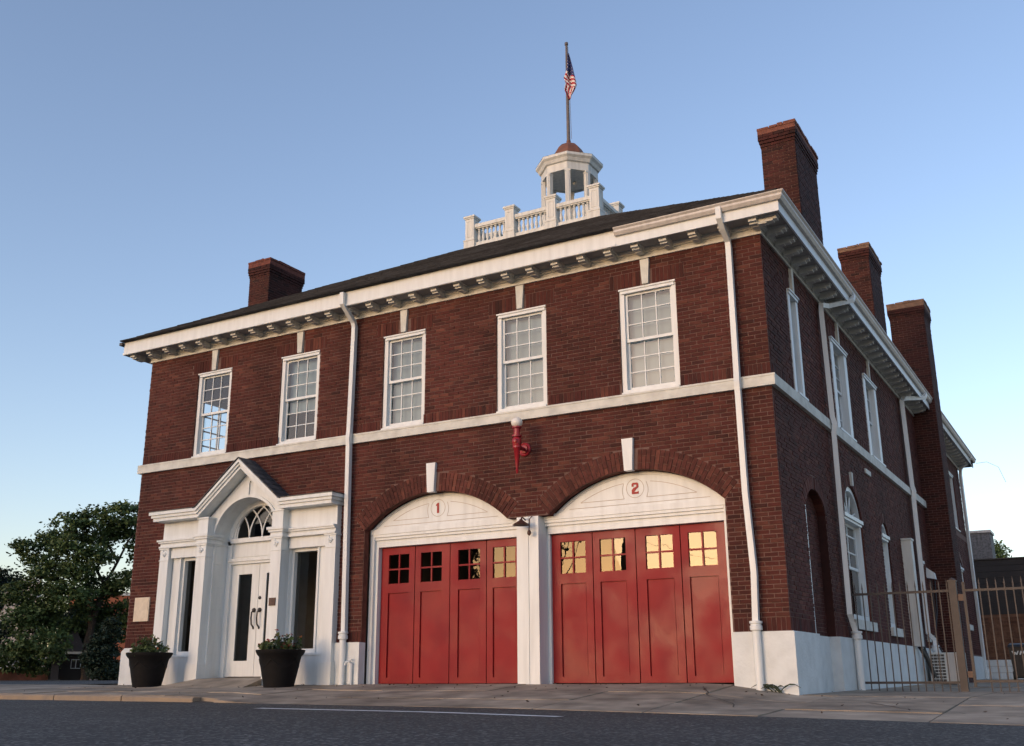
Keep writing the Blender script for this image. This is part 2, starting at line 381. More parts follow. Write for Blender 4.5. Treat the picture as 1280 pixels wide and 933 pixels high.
s_ = lambda o: o.skip
def wall_mesh(a0, a1, z0, z1, ops, depth, y=0.0):
    """mortar backing sheet with the openings cut out and their reveals"""
    b = MB(); xs = {a0, a1}
    for o in ops:
        xs |= {o.a0, o.a1}
        if o.rise: xs |= {o.a0 + (o.a1 - o.a0) * i / 24 for i in range(25)}
    xs = sorted(x for x in xs if a0 - 1e-6 <= x <= a1 + 1e-6)
    for p, q in zip(xs, xs[1:]):
        if q - p < 1e-5: continue
        m = (p + q) / 2
        iv = sorted([(o.z0, o.top(p + 1e-6), o.top(q - 1e-6)) for o in ops if o.a0 < m < o.a1])
        mer = []
        for z, t0, t1 in iv:
            if mer and z <= max(mer[-1][1], mer[-1][2]) + 1e-6:
                if max(t0, t1) > max(mer[-1][1], mer[-1][2]): mer[-1] = (mer[-1][0], t0, t1)
            else: mer.append((z, t0, t1))
        lo = (z0, z0)
        for z, t0, t1 in mer:
            if z > max(lo) + 1e-6: b.add([(p, y, lo[0]), (q, y, lo[1]), (q, y, z), (p, y, z)], [(0,1,2,3)])
            lo = (t0, t1)
        if z1 > max(lo) + 1e-6: b.add([(p, y, lo[0]), (q, y, lo[1]), (q, y, z1), (p, y, z1)], [(0,1,2,3)])
    wall_mb = b; b = MB()
    for o in ops:
        if depth <= 0 or o.skip == 'all': continue
        n = 24 if o.rise else 1
        tp = [(o.a0 + (o.a1 - o.a0) * i / n) for i in range(n + 1)]
        for p, q in zip(tp, tp[1:]):
            b.add([(p, y, o.top(p)), (q, y, o.top(q)), (q, y + depth, o.top(q)), (p, y + depth, o.top(p))], [(0,1,2,3)])
        if 'l' not in s_(o): b.add([(o.a0, y, o.z0), (o.a0, y, o.z1), (o.a0, y + depth, o.z1), (o.a0, y + depth, o.z0)], [(0,1,2,3)])
        if 'r' not in s_(o): b.add([(o.a1, y, o.z0), (o.a1, y + depth, o.z0), (o.a1, y + depth, o.z1), (o.a1, y, o.z1)], [(0,1,2,3)])
        b.add([(o.a0, y, o.z0), (o.a0, y + depth, o.z0), (o.a1, y + depth, o.z0), (o.a1, y, o.z0)], [(0,1,2,3)])
    return wall_mb, b

BRICKS = []     # (wall, centre, size, angle, seeds) collected, then split into singles and the joined rest
def cut(a, b, blocks):
    seg = [(a, b)]
    for p, q in blocks:
        ns = []
        for s0, s1 in seg:
            if q <= s0 or p >= s1: ns.append((s0, s1)); continue
            if p > s0: ns.append((s0, p))
            if q < s1: ns.append((q, s1))
        seg = ns
    return seg
def lay(wall, a0, a1, z0, z1, ops, rnd, corner_hi=True, course=COURSE, jitter=True):
    nrow = round((z1 - z0) / course)
    ch = (z1 - z0) / nrow
    for r in range(nrow):
        zl = z0 + r * ch; zh = zl + ch
        bl = [x for x in (o.block(zl, zh) for o in ops) if x]
        for s0, s1 in cut(a0, a1, bl):
            L = 0.2145
            off = (0.107 if r % 2 else 0) + (a1 if corner_hi else a0)
            k0 = math.floor((s0 - off) / L); k = k0
            while off + k * L < s1 - 1e-6:
                p = max(s0, off + k * L); q = min(s1, off + (k + 1) * L); k += 1
                if q - p < 0.035: continue
                BRICKS.append((wall, ((p+q)/2, (zl+zh)/2), (q-p-.0135, ch-.0125), 0.0, False))
def soldiers(wall, a0, a1, z0, z1, ops, rnd, gap=None):
    n = max(1, round((a1 - a0) / 0.0715)); w = (a1 - a0) / n
    for i in range(n):
        p = a0 + i * w; q = p + w
        if gap and q > gap[0] and p < gap[1]: continue
        if any(o.a0 - .004 < (p+q)/2 < o.a1 + .004 and o.z0 - .01 <= z0 and o.top((p+q)/2) > z0 + .02 for o in ops): continue
        BRICKS.append((wall, ((p+q)/2, (z0+z1)/2), (w-.009, z1-z0-.012), 0.0, False))
def arch_ring(wall, o, rnd, gap=0.1, rows=((.0, .225), (.225, .335))):
    Rm = o.Rr + 0.17; n = round(2 * o.th * (o.Rr + .05) / 0.0735); st = 2 * o.th / n
    for i in range(n):
        a = -o.th + (i + .5) * st
        if abs(Rm * math.sin(a)) < gap: continue
        total = rows[-1][1]
        rr = rows if i % 2 == 0 else [(total - q, total - p) for p, q in rows][::-1]
        for p, q in rr:
            rad = o.Rr + (p + q) / 2
            w = st * rad - .010
            BRICKS.append((wall, (o.c + rad * math.sin(a), o.cz + rad * math.cos(a)), (w, q - p - .010), a, True))

# openings
WIN = [(-12.56, -11.56), (-10.17, -9.14), (-7.54, -6.55), (-4.98, -3.95), (-2.53, -1.49)]
BAY = [Opening(-7.85, -4.77, -.3, 2.96, .61, .335), Opening(-3.96, -.87, -.3, 2.96, .61, .335)]
front_ops = [Opening(a, b_, ZBELT1, 6.735) for a, b_ in WIN]
BAY[0].skip = 'r'; BAY[1].skip = 'l'; MID = Opening(-4.77, -3.96, -.3, 2.96); MID.skip = 'lr'
ENT = [Opening(-12.9, -8.6, -.3, 3.1), Opening(-11.72, -9.78, 2.9, 2.97, .968)]
for o in ENT: o.skip = 'all'
front_ops += BAY + [MID] + ENT
SWIN = [(1.38, 2.02), (4.40, 5.80), (7.40, 8.80)]
side_ops = [Opening(a, b_, ZBELT1, 6.735) for a, b_ in SWIN]
NICHE = Opening(1.42, 2.79, -.3, 2.98, .36, .22)
AW1 = Opening(4.26, 5.82, 1.30, 3.22, .62, .22); AW2 = Opening(7.75, 8.55, 1.28, 3.22, .30, .22); AW3 = Opening(12.35, 13.1, 1.28, 3.1, .28, .22)
side_ops += [NICHE, AW1, AW2, AW3, Opening(20.3, 21.6, ZBELT1, 6.735), Opening(20.0, 21.2, 1.85, 3.6, .3, .22)]
left_ops = [Opening(-2.6, -1.0, ZBELT1, 6.735)]

rb = random.Random(11)
mb_, rv_ = wall_mesh(-FRONT_W, 0, -.3, ZTOP + .2, front_ops, 0.14)
w_front = mb_.build("wall", MORTAR, FH, label="front wall of dark red brick with white bays"); rv_.build("reveal", ARCHBRICK, w_front, kind="stuff")
mb_, rv_ = wall_mesh(0, SIDE_L, -.3, ZTOP + .2, side_ops, 0.15)
w_side = mb_.build("wall", MORTAR, FH, rot=(0, 0, R(90)), label="shaded side wall of dark red brick"); rv_.build("reveal", BRICK, w_side, kind="stuff")
w_left = wall_mesh(-14.3, 0, -.3, ZTOP + .2, left_ops, 0.2)[0].build("wall", BRICK, FH, loc=(-FRONT_W, 0, 0), rot=(0, 0, R(-90)))
bb = MB(); bb.box((-FRONT_W, 14.3, -.3), (-8, 14.5, ZTOP + .2)); bb.box((-8.2, 14.5, -.3), (-8, SIDE_L, ZTOP + .2)); bb.box((-8.2, SIDE_L - .2, -.3), (-.02, SIDE_L - .01, ZTOP + .2))
bb.build("wall", BRICK, FH)

lay(w_front, -FRONT_W, .008, ZB + .205, ZBELT0, front_ops, rb)
lay(w_front, -FRONT_W, .008, ZS1, ZTOP, front_ops + [Opening(a - .16, b_ + .16, JZ0, JZ1) for a, b_ in WIN], rb)
soldiers(w_front, -FRONT_W, .008, ZB, ZB + .205, front_ops, rb)
soldiers(w_front, -FRONT_W, .008, ZBELT1, ZS1, front_ops, rb)
for a, b_ in WIN: soldiers(w_front, a - .16, b_ + .16, JZ0, JZ1, [], rb, gap=((a+b_)/2 - .085, (a+b_)/2 + .085))
for o in BAY: arch_ring(w_front, o, rb)
lay(w_side, .03, SIDE_L, ZB + .205, ZBELT0, side_ops, rb, False)
lay(w_side, .03, SIDE_L, ZS1, ZTOP, side_ops + [Opening(a - .16, b_ + .16, JZ0, JZ1) for a, b_ in SWIN], rb, False)
soldiers(w_side, .03, SIDE_L, ZB, ZB + .205, side_ops, rb)
soldiers(w_side, .03, SIDE_L, ZBELT1, ZS1, side_ops, rb)
for a, b_ in SWIN: soldiers(w_side, a - .16, b_ + .16, JZ0, JZ1, [], rb, gap=((a+b_)/2 - .075, (a+b_)/2 + .075))
for o in (NICHE, AW1, AW2, AW3): arch_ring(w_side, o, rb, .06, ((.0, .22),))

def brick_size(bk):
    w, (a, z), (l, hh), ang, arch = bk
    p = Vector((a, 0, z)) if w is w_front else Vector((0, a, z))
    d = CAM - p; nrm = Vector((0, -1, 0)) if w is w_front else Vector((1, 0, 0))
    return l * hh * abs(d.normalized().dot(nrm)) / d.length_squared
order = sorted(range(len(BRICKS)), key=lambda i: -brick_size(BRICKS[i]))
single = set(order[:300])
ub = MB(); c = 0.035
ub.v = [(-.5, 0, -.5), (.5, 0, -.5), (.5, 0, .5), (-.5, 0, .5), (-.5, -.8, -.5), (.5, -.8, -.5), (.5, -.8, .5), (-.5, -.8, .5),
        (-.5+c*.6, -1, -.5+c*2), (.5-c*.6, -1, -.5+c*2), (.5-c*.6, -1, .5-c*2), (-.5+c*.6, -1, .5-c*2)]
ub.f = [(0,1,5,4), (1,2,6,5), (2,3,7,6), (3,0,4,7), (4,5,9,8), (5,6,10,9), (6,7,11,10), (7,4,8,11), (8,9,10,11)]
brick_me = ub.mesh("brick", BRICK); arch_me = ub.mesh("arch_brick", ARCHBRICK)
rest = {}
for i, (w, (a, z), (l, hh), ang, arch) in enumerate(BRICKS):
    pr = (0.0125 if arch else 0.008) + rb.uniform(-.004, .005)
    ji = rb.uniform(-.012, .012)
    if i in single:
        o = obj("brick", arch_me if arch else brick_me, w, (a, 0, z), (0, ang + ji, 0), scale=(l, pr, hh))
    else:
        m = rest.setdefault((w.name, arch), (w, MB()))[1]
        da = rb.uniform(-.003, .003)
        if arch:
            M = Matrix.Translation((a, 0, z)) @ Matrix.Rotation(ang, 4, 'Y')
            m.rbox((-l/2, -pr, -hh/2), (l/2, 0.0, hh/2), M, False)
        else:
            m.box((a - l/2 + da, -pr, z - hh/2), (a + l/2 + da, .0, z + hh/2), False)
for (wn, arch), (w, m) in rest.items():
    m.build("brickwork", ARCHBRICK if arch else BRICK, w, kind="stuff")

# white-painted base
def base_seg(x0, x1, bev_l=False):
    b = MB(); y0 = -.06; zt = ZB
    b.poly_prism([(x0, -.3), (x1, -.3), (x1, zt - .012), (x1 - .015, zt), (x0 + (.09 if bev_l else .012), zt), (x0, zt - (.07 if bev_l else .012))], y0, .12); b.build("foundation", WHITE2, FH)
base_seg(-FRONT_W - .03, -12.93, True); base_seg(-8.52, -7.84); base_seg(-.872, .06)
def side_seg(p0, p1, x1=.06, zt=ZB): b = MB(); b.box((-.25, p0, -.3), (x1, p1, zt)); b.build("foundation", WHITE2, FH)
side_seg(.12, 1.42); side_seg(2.783, 4.0, .06); side_seg(4.0, 14.3, .05); side_seg(15.4, SIDE_L, .05, .9)
b = MB(); b.box((-FRONT_W - .03, .12, -.3), (-FRONT_W + .2, 14.3, ZB))
b.build("foundation", WHITE2, FH)
# belt course
b = MB(); b.box((-FRONT_W - .06, -.075, ZBELT0), (.075, .05, ZBELT1)); b.box((-FRONT_W - .05, -.085, ZBELT1 - .03), (.085, -.075, ZBELT1 + .002))
b.box((.0, .05, ZBELT0), (.075, 14.28, ZBELT1)); b.box((-FRONT_W - .06, .05, ZBELT0), (-FRONT_W, 14.2, ZBELT1))
b.build("belt_course", STONE, FH)
# door niche on the side: white edge, dark door inside
b = MB(); b.box((-.12, 1.405, .95), (.004, 1.455, 3.0)); b.build("door_frame", WHITE, FH)
b = MB(); b.box((-.30, 1.36, .95), (-.15, 2.85, 3.4)); nf = b.build("niche_infill", MORTAR, FH)
m = MB(); rn = random.Random(4)
for r_ in range(36):
    z = .955 + r_ * COURSE; y0 = 1.37 - (.107 if r_ % 2 else 0)
    while y0 < 2.8:
        m.box((-.152, max(y0, 1.37) + .005, z + .005), (-.142 + rn.uniform(-.003, .003), min(y0 + .2145, 2.84) - .005, z + COURSE - .005)); y0 += .2145
m.build("brickwork", BRICK, nf, kind="stuff")
b = MB(); b.box((-.30, 1.36, -.3), (-.11, 2.85, .949)); b.build("foundation", WHITE2, FH)

# keystones
def keystone(parent, wm, c, z0, z1, wb, wt, proud=.055, m=STONE):
    b = MB(); b.poly_prism([(c - wb/2, z0), (c + wb/2, z0), (c + wt/2, z1), (c - wt/2, z1)], -proud, .05)
    o = b.build("keystone", m, FH, rot=(0, 0, R(90)) if wm is w_side else (0, 0, 0))
    return o
for a, b_ in WIN: keystone(FH, w_front, (a + b_) / 2, 6.745, 7.19, .11, .165)
for a, b_ in SWIN: keystone(FH, w_side, (a + b_) / 2, 6.745, 7.19, .10, .13)
for o in BAY: keystone(FH, w_front, o.c - .03, 3.555, 4.09, .14, .2, .07, WHITE)
keystone(FH, w_side, AW1.c + .05, 3.86, 4.12, .1, .14)
b = MB(); b.box((6.6, -.04, 4.36), (7.1, 0, 4.46)); b.build("stone_block", STONE, FH, rot=(0, 0, R(90)))

# ------------------------------------------------------------------ sash windows
PANES = {}
def pane(parent, x0, x1, z0, z1, y, m, name="pane"):
    key = m.name
    if key not in PANES:
        t = MB(); t.add([(0, 0, 0), (1, 0, 0), (1, 0, 1), (0, 0, 1), (0, .01, 0), (1, .01, 0), (1, .01, 1), (0, .01, 1)], [(0,1,2,3)])
        t2 = MB(); t2.add([(0, 0, 0), (1, 0, 0), (1, 0, 1), (0, 0, 1)], [(0,1,2,3)])
        PANES[key] = t2.mesh("pane", m)
    return obj(name, PANES[key], parent, (x0, y, z0), scale=(x1-x0, 1, z1-z0))
def ring(b, x0, x1, z0, z1, w, y0, y1, wb=None, wt=None):
    wb = w if wb is None else wb; wt = w if wt is None else wt
    b.box((x0, y0, z0), (x0+w, y1, z1)); b.box((x1-w, y0, z0), (x1, y1, z1))
    b.box((x0+w, y0, z0), (x1-w, y1, z0+wb)); b.box((x0+w, y0, z1-wt), (x1-w, y1, z1))
def sash_window(a0, a1, z0, z1, rot, cols=3, rows=3, shade=None, deep=0.0, glass=None, cap=True, singles=True, cw=.085, y=0.028):
    gl = glass or GLASS
    L = a1 - a0
    b = MB()
    # casing, inner jamb, head cap, sill
    ring(b, a0 + .004, a1 - .004, z0 + .004, z1 - .004, cw, y, .16 + deep, .085, .075)
    if cap:
        b.box((a0 + .001, y - .042, z1 - .03), (a1 - .001, y - .001, z1 - .002))
        b.box((a0 + .03, y - .024, z1 - .085), (a1 - .03, y - .002, z1 - .033))
    b.box((a0 + .01, y - .056, z0 + .002), (a1 - .01, y - .001, z0 + .04))
    w = b.build("window", WHITE, FH, rot=rot)
    ia0, ia1, iz0, iz1 = a0 + cw + .005, a1 - cw - .005, z0 + .09, z1 - .08
    zm = (iz0 + iz1) / 2
    for k, (p0, p1, yy) in enumerate(((zm - .01, iz1, y + .045 + deep), (iz0, zm + .03, y + .085 + deep))):
        s = MB(); st = .042
        ring(s, ia0, ia1, p0, p1, st, yy, yy + .035, .055 if k else .05, .04)
        gx0, gx1, gz0, gz1 = ia0 + st, ia1 - st, p0 + (.055 if k else .05), p1 - .04
        mw = .018
        for i in range(1, cols):
            xx = gx0 + (gx1 - gx0) * i / cols; s.box((xx - mw/2, yy + .004, gz0), (xx + mw/2, yy + .03, gz1))
        for j in range(1, rows):
            zz = gz0 + (gz1 - gz0) * j / rows; s.box((gx0, yy + .006, zz - mw/2), (gx1, yy + .028, zz + mw/2))
        s.build("sash", WHITE, w)
        if singles:
            for i in range(cols):
                for j in range(rows):
                    x0 = gx0 + (gx1 - gx0) * i / cols + mw/2; x1 = gx0 + (gx1 - gx0) * (i+1) / cols - mw/2
                    q0 = gz0 + (gz1 - gz0) * j / rows + mw/2; q1 = gz0 + (gz1 - gz0) * (j+1) / rows - mw/2
                    pane(w, x0, x1, q0, q1, yy + .018, gl)
        else: pane(w, gx0, gx1, gz0, gz1, yy + .018, gl)
    if shade:
        s = MB(); s.box((ia0, .22 + deep, iz0 + (iz1 - iz0) * shade[0]), (ia1, .225 + deep, iz0 + (iz1 - iz0) * shade[1])); s.build("window_shade", BLIND, w)
    return w
shades = [None, (0.36, 1), (0, 1), (0, 1), (0, 1)]
for (a, b_), sh in zip(WIN, shades): sash_window(a, b_, ZBELT1 + .005, 6.735, (0, 0, 0), shade=sh)
for i, (a, b_) in enumerate(SWIN): sash_window(a, b_, ZBELT1 + .005, 6.735, (0, 0, R(90)), cols=2, rows=3, shade=(0.3, 1), deep=.06, singles=False, cw=(.13 if i == 0 else .24), y=-.022)
sash_window(20.3, 21.6, ZBELT1 + .005, 6.735, (0, 0, R(90)), cols=2, rows=2, deep=.1, singles=False)
# west wall window seen through the leftmost front window
b = MB(); ring(b, -2.6, -1.0, ZBELT1, 6.735, .1, .03, .12)
for t in (-2.07, -1.53): b.box((t - .015, .05, ZBELT1 + .1), (t + .015, .08, 6.635))
for t in (5.25, 5.6, 5.95, 6.3): b.box((-2.5, .052, t - .015), (-1.1, .078, t + .015))
b.build("window", WHITE, FH, loc=(-FRONT_W, 0, 0), rot=(0, 0, R(-90)))

# arched side windows
def arched_side(o, sash=True):
    b = MB(); n = 16
    b.box((o.a0 - .1, -.07, o.z0 - .17), (o.a1 + .18, .2, o.z0 - .0))           # stone sill
    f = b.build("window_sill", STONE, FH, rot=(0, 0, R(90)))
    b = MB(); y = .03; w = .1 if o.half > .6 else .08
    b.box((o.a0 + .004, y, o.z0), (o.a0 + w, .20, o.z1)); b.box((o.a1 - w, y, o.z0), (o.a1 - .004, .20, o.z1))
    b.box((o.a0 + w, y, o.z0), (o.a1 - w, .20, o.z0 + .1))
    b.box((o.a0 - .01, -.03, o.z1 - .04), (o.a1 + .01, .2, o.z1 + .03)); b.box((o.a0 + .02, -.0, o.z1 - .09), (o.a1 - .02, .2, o.z1 - .045))
    pts = []
    for i in range(n + 1):
        a = o.a0 + .004 + (o.a1 - o.a0 - .008) * i / n
        a2 = o.a0 + w + (o.a1 - o.a0 - 2 * w) * i / n
        zt = o.top(a) - .004; zi = max(o.z1 + .03, o.z1 + (o.top(o.c + (a2 - o.c) * .97) - o.z1 - w * .9))
        pts.append(((a, max(zt, o.z1 + .031)), (a2, zi)))
    for (p0, q0), (p1, q1) in zip(pts, pts[1:]):
        b.poly_prism([q0, q1, p1, p0], y, .15)
    if o.half > .6:
        for t in (-.42, -.2, 0, .2, .42):
            a = o.c + t * o.half * 2; b.tube([(o.c + t * .5 * o.half, .1, o.z1 + .03), (a, .1, o.top(a) - .1)], .016, 6)
    win = b.build("window", WHITE, FH, rot=(0, 0, R(90)))
    s = MB(); zm = (o.z0 + o.z1) / 2
    x0, x1 = o.a0 + w, o.a1 - w
    ring(s, x0, x1, zm, o.z1 - .09, .05, .12, .16); ring(s, x0, x1, o.z0 + .1, zm + .04, .05, .16, .20)
    s.box((o.c - .012, .13, zm), (o.c + .012, .15, o.z1 - .1))
    for k in (1, 2): s.box((x0, .13, zm + (o.z1 - zm) * k / 3 - .012), (x1, .15, zm + (o.z1 - zm) * k / 3 + .012))
    s.build("sash", WHITE, win)
    g = MB(); g.box((x0, .145, o.z0 + .1), (x1, .148, o.z1 - .09)); g.poly_prism([(o.a0 + w, o.z1 + .03), (o.a1 - w, o.z1 + .03), (o.c + .3 * o.half, o.z1 + o.rise - .1), (o.c - .3 * o.half, o.z1 + o.rise - .1)], .12, .122)
    g.build("pane", GLASS, win)
    s = MB(); s.box((x0, .26, o.z0 + .1), (x1, .265, o.z1 - .09)); s.build("window_shade", BLIND, win)
for o in (AW1, AW2, AW3, Opening(20.0, 21.2, 1.85, 3.6, .3, .22)): arched_side(o)

# ------------------------------------------------------------------ engine bays
PIER_C = -4.36
b = MB()
b.box((-4.57, -.02, -.1), (-4.345, .42, 2.955)); b.box((-4.335, -.02, -.1), (-4.15, .42, 2.955)); b.box((-4.35, .0, -.1), (-4.33, .42, 2.955))
b.box((-4.635, .30, -.1), (-4.572, .45, 2.67)); b.box((-4.148, .30, -.1), (-4.095, .45, 2.67)); b.box((-4.148, .30, 2.67), (-3.95, .46, 2.953)); b.box((-4.78, .30, 2.67), (-4.572, .46, 2.953))
b.build("bay_pier", WHITE, FH)
DIG = {"1": [[(-.028, -.11), (.028, -.11), (.028, .11), (-.012, .11), (-.055, .07), (-.055, .045), (-.028, .052)]],
       "2": [[(-.075, -.11), (.075, -.11), (.075, -.055), (.05, -.07), (-.02, -.07), (-.075, -.085)],
             [(-.075, -.085), (-.02, -.07), (.0, -.045), (-.075, -.03)], [(-.075, -.03), (.0, -.045), (.022, -.02), (-.035, .01)],
             [(-.035, .01), (.022, -.02), (.075, .018), (.03, .035)], [(.03, .035), (.075, .018), (.075, .085), (.03, .07)],
             [(.03, .07), (.075, .085), (.05, .11), (-.05, .11), (-.03, .072)], [(-.03, .072), (-.05, .11), (-.075, .085), (-.03, .055)],
             [(-.075, .085), (-.075, .035), (-.03, .035), (-.03, .055)]]}
def bay(o, dl, dr, digit, side):
    """dl..dr: range of the four door leaves; casing and tympanum fill the arched opening"""
    y = .20; n = 28
    # tympanum field
    t = MB()
    for i in range(n):
        a = o.a0 + (o.a1 - o.a0) * i / n; c_ = o.a0 + (o.a1 - o.a0) * (i + 1) / n
        t.add([(a, y, 2.955), (c_, y, 2.955), (c_, y, o.top(c_)), (a, y, o.top(a))], [(0,1,2,3)])
    XL = o.a0 + .01 if dl > o.a0 else -4.147; XR = o.a1 - .01 if dr < o.a1 else -4.573
    t.box((XL, y - .03, 2.90), (XR, y + .05, 2.958)); t.box((o.a0 + .01, y - .03, 2.958), (o.a1 - .01, y + .05, 3.0))
    # beads round the arch
    for rr, w_, pr in ((o.Rr - .05, .045, .018),):
        m = 40; th = o.th * .985
        for i in range(m):
            a = -th + 2 * th * i / m; c_ = -th + 2 * th * (i + 1) / m
            t.poly_prism([(o.c + rr*math.sin(a), o.cz + rr*math.cos(a)), (o.c + rr*math.sin(c_), o.cz + rr*math.cos(c_)),
                          (o.c + (rr+w_)*math.sin(c_), o.cz + (rr+w_)*math.cos(c_)), (o.c + (rr+w_)*math.sin(a), o.cz + (rr+w_)*math.cos(a))][::1], y - pr, y, (True, False))
    ty = t.build("tympanum", WHITE, FH)
    # raised field, disc and scored lines
    gc = o.c - .03; gz = 3.30
    g = MB()
    def seg(p, q, w_=.0075):
        d = Vector((q[0]-p[0], q[1]-p[1])); 
        if d.length < 1e-6: return
        nn = Vector((-d.y, d.x)).normalized() * w_ / 2
        yy = y - .004
        g.add([(p[0]-nn.x, yy, p[1]-nn.y), (q[0]-nn.x, yy, q[1]-nn.y), (q[0]+nn.x, yy, q[1]+nn.y), (p[0]+nn.x, yy, p[1]+nn.y)], [(0,1,2,3)])
    cr = .155
    for i in range(28):
        a0, a1 = 2*math.pi*i/28, 2*math.pi*(i+1)/28
        seg((gc + cr*math.cos(a0), gz + cr*math.sin(a0)), (gc + cr*math.cos(a1), gz + cr*math.sin(a1)))
    for sx in (-1, 1):
        R2 = o.Rr - .16; zl = 3.14
        amax = math.acos((zl - o.cz) / R2)
        seg((gc + sx*.2, zl), (o.c + sx*R2*math.sin(amax), zl))
        amin = .115
        for i in range(12):
            a0 = amin + (amax-amin)*i/12; a1 = amin + (amax-amin)*(i+1)/12
            seg((o.c + sx*R2*math.sin(a0), o.cz + R2*math.cos(a0)), (o.c + sx*R2*math.sin(a1), o.cz + R2*math.cos(a1)))
        ztop = o.cz + R2*math.cos(amin)
        pr = [(gc + sx*(.2 + .03*math.sin(math.pi*k/6) - .0), zl + (ztop - zl)*k/6) for k in range(7)]
        for p, q in zip(pr, pr[1:]): seg(p, q)
    seg((o.a0 + .3, 3.05), (o.a1 - .3, 3.05))
    g.build("scored_line", LINE, ty)
    d = MB()
    for poly in DIG[digit]: d.poly_prism([(gc + px*.8, gz + pz*.85) for px, pz in poly], y - .008, y - .001, (True, False))
    d.build("numeral", REDTXT, ty, label="red numeral %s in a scored circle" % digit)
    # casing round the doors
    f = MB()
    zt = 2.67
    f.box((o.a0 + .002, .19, -.1), (o.a0 + .09, .45, 2.955)) if dl > o.a0 else None; f.box((o.a1 - .09, .19, -.1), (o.a1 - .002, .45, 2.955)) if dr < o.a1 else None
    if dl > o.a0: f.box((o.a0 + .09, .25, -.1), (dl, .45, 2.85))
    if dr < o.a1: f.box((dr, .25, -.1), (o.a1 - .09, .45, 2.85))
    fl = o.a0 + .09 if dl > o.a0 else -4.147; fr = o.a1 - .09 if dr < o.a1 else -4.573
    f.box((fl, .185, 2.85), (fr, .45, 2.899)); f.box((fl, .215, 2.80), (fr, .45, 2.848)); f.box((max(dl, fl), .25, zt), (min(dr, fr), .45, 2.80))
    f.build("bay_frame", WHITE, FH)
    # four leaves
    w_ = (dr - dl) / 4
    for k in range(4):
        x0, x1 = dl + k*w_ + .008, dl + (k+1)*w_ - .008
        z0 = h_walk((x0+x1)/2, 0) + .012; yy = .35
        L = MB(); sl_, sr_ = .165, .125
        if k % 2: sl_, sr_ = .12, .17
        g0, g1 = x0 + sl_, x1 - sr_
        L.box((x0, yy, z0), (g0, yy+.06, zt-.01)); L.box((g1, yy, z0), (x1, yy+.06, zt-.01))
        for p, q in ((z0, z0+.10), (1.83, 1.985), (2.53, zt-.01)): L.box((g0, yy, p), (g1, yy+.06, q))
        L.box((g0 + .0, yy + .012, 1.985), (g1, yy + .055, 2.0)); 
        gm = (g0+g1)/2
        L.box((gm-.014, yy+.008, 1.985), (gm+.014, yy+.05, 2.53)); L.box((g0, yy+.009, 2.245), (gm-.014, yy+.049, 2.273)); L.box((gm+.014, yy+.009, 2.245), (g1, yy+.049, 2.273))
        lf = L.build("door_leaf", RED, FH)
        P = MB(); P.box((g0, yy+.035, z0+.10), (g1, yy+.05, 1.83))
        P.poly_prism([(g0+.018, z0+.12), (g1-.018, z0+.12), (g1-.018, 1.81), (g0+.018, 1.81)], yy+.027, yy+.035, (True, False))
        P.build("panel", RED, lf)
        for xa, xb in ((g0, gm-.014), (gm+.014, g1)):
            for za, zb in ((2.0, 2.245), (2.273, 2.53)): pane(lf, xa, xb, za, zb, yy+.03, GLASSD)
bay(BAY[0], -7.70, -4.63, "1", 0)
bay(BAY[1], -4.10, -.985, "2", 1)
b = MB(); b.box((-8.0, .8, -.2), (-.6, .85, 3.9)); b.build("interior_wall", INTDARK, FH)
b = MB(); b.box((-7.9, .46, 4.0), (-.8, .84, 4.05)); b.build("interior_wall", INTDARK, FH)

# ------------------------------------------------------------------ portico
PC = -10.75
PO = MB()
def sym(x0, x1): return ((x0, x1), (2*PC - x1, 2*PC - x0))
GZ = .1
def pil(x0, x1, yf, zb_, name="pilaster"):
    b = MB()
    b.box((x0-.03, yf-.03, GZ), (x1+.03, .1, .60)); b.box((x0-.015, yf-.015, .602), (x1+.015, .1, .64))
    b.box((x0, yf, .64), (x1, .1, zb_))
    b.box((x0-.02, yf-.02, zb_-.03), (x1+.02, .1, zb_)); b.box((x0-.012, yf-.012, zb_-.26), (x1+.012, .1, zb_-.24))
    # scroll
    xc = (x0+x1)/2
    M = Matrix.Rotation(R(90), 4, 'X')
    pts = [(xc + (.035+.012*math.cos(t/6)) * math.cos(t) * (1 - t/14), yf - .012, zb_ - .13 + .05 * math.sin(t) * (1 - t/14)) for t in [k*.45 for k in range(22)]]
    b.tube(pts, .014, 6); b.box((xc-.06, yf-.014, zb_-.10), (xc-.03, yf, zb_-.03))
    return b.build(name, WHITE, port)
port = None
# main body of the portico
b = PO
for x0, x1 in sym(-12.82, -11.90):
    left = x0 < PC
    wx0, wx1 = (-12.52, -11.95) if left else (2*PC + 11.95, 2*PC + 12.52)
    b.box((x0, -.09, GZ), (x1, .1, .74)); b.box((x0, -.11, .74), (x1, .1, .78))        # panel under the window and sill
    b.box((x0, -.02, .78), (wx0 - .10, .1, 2.74)); b.box((wx1 + .10, -.02, .78), (x1, .1, 2.74)) if wx1 + .1 < x1 else None
    b.box((wx0-.10, -.045, .78), (wx0-.055, .16, 2.74)); b.box((wx1+.055, -.045, .78), (min(wx1+.10, x1) if left else wx1+.10, .16, 2.74)) if wx1+.055 < x1 else None
    ring(b, wx0-.055, wx1+.055, .78, 2.74, .055, .02, .2, .08, .06)
    b.box((x0, -.10, 2.74), (x1, .12, 2.95))
for x0, x1 in sym(-13.09, -11.63):
    # architrave mouldings, frieze
    b.box((x0-.02, -.19, 2.952), (x1, .1, 2.99)); b.box((x0-.0, -.165, 2.99), (x1, .1, 3.05)); b.box((x0-.03, -.205, 3.05), (x1, .1, 3.085)); b.box((x0-.05, -.23, 3.085), (x1, .1, 3.12))
    b.box((x0+.03, -.13, 3.12), (x1, .1, 3.49))
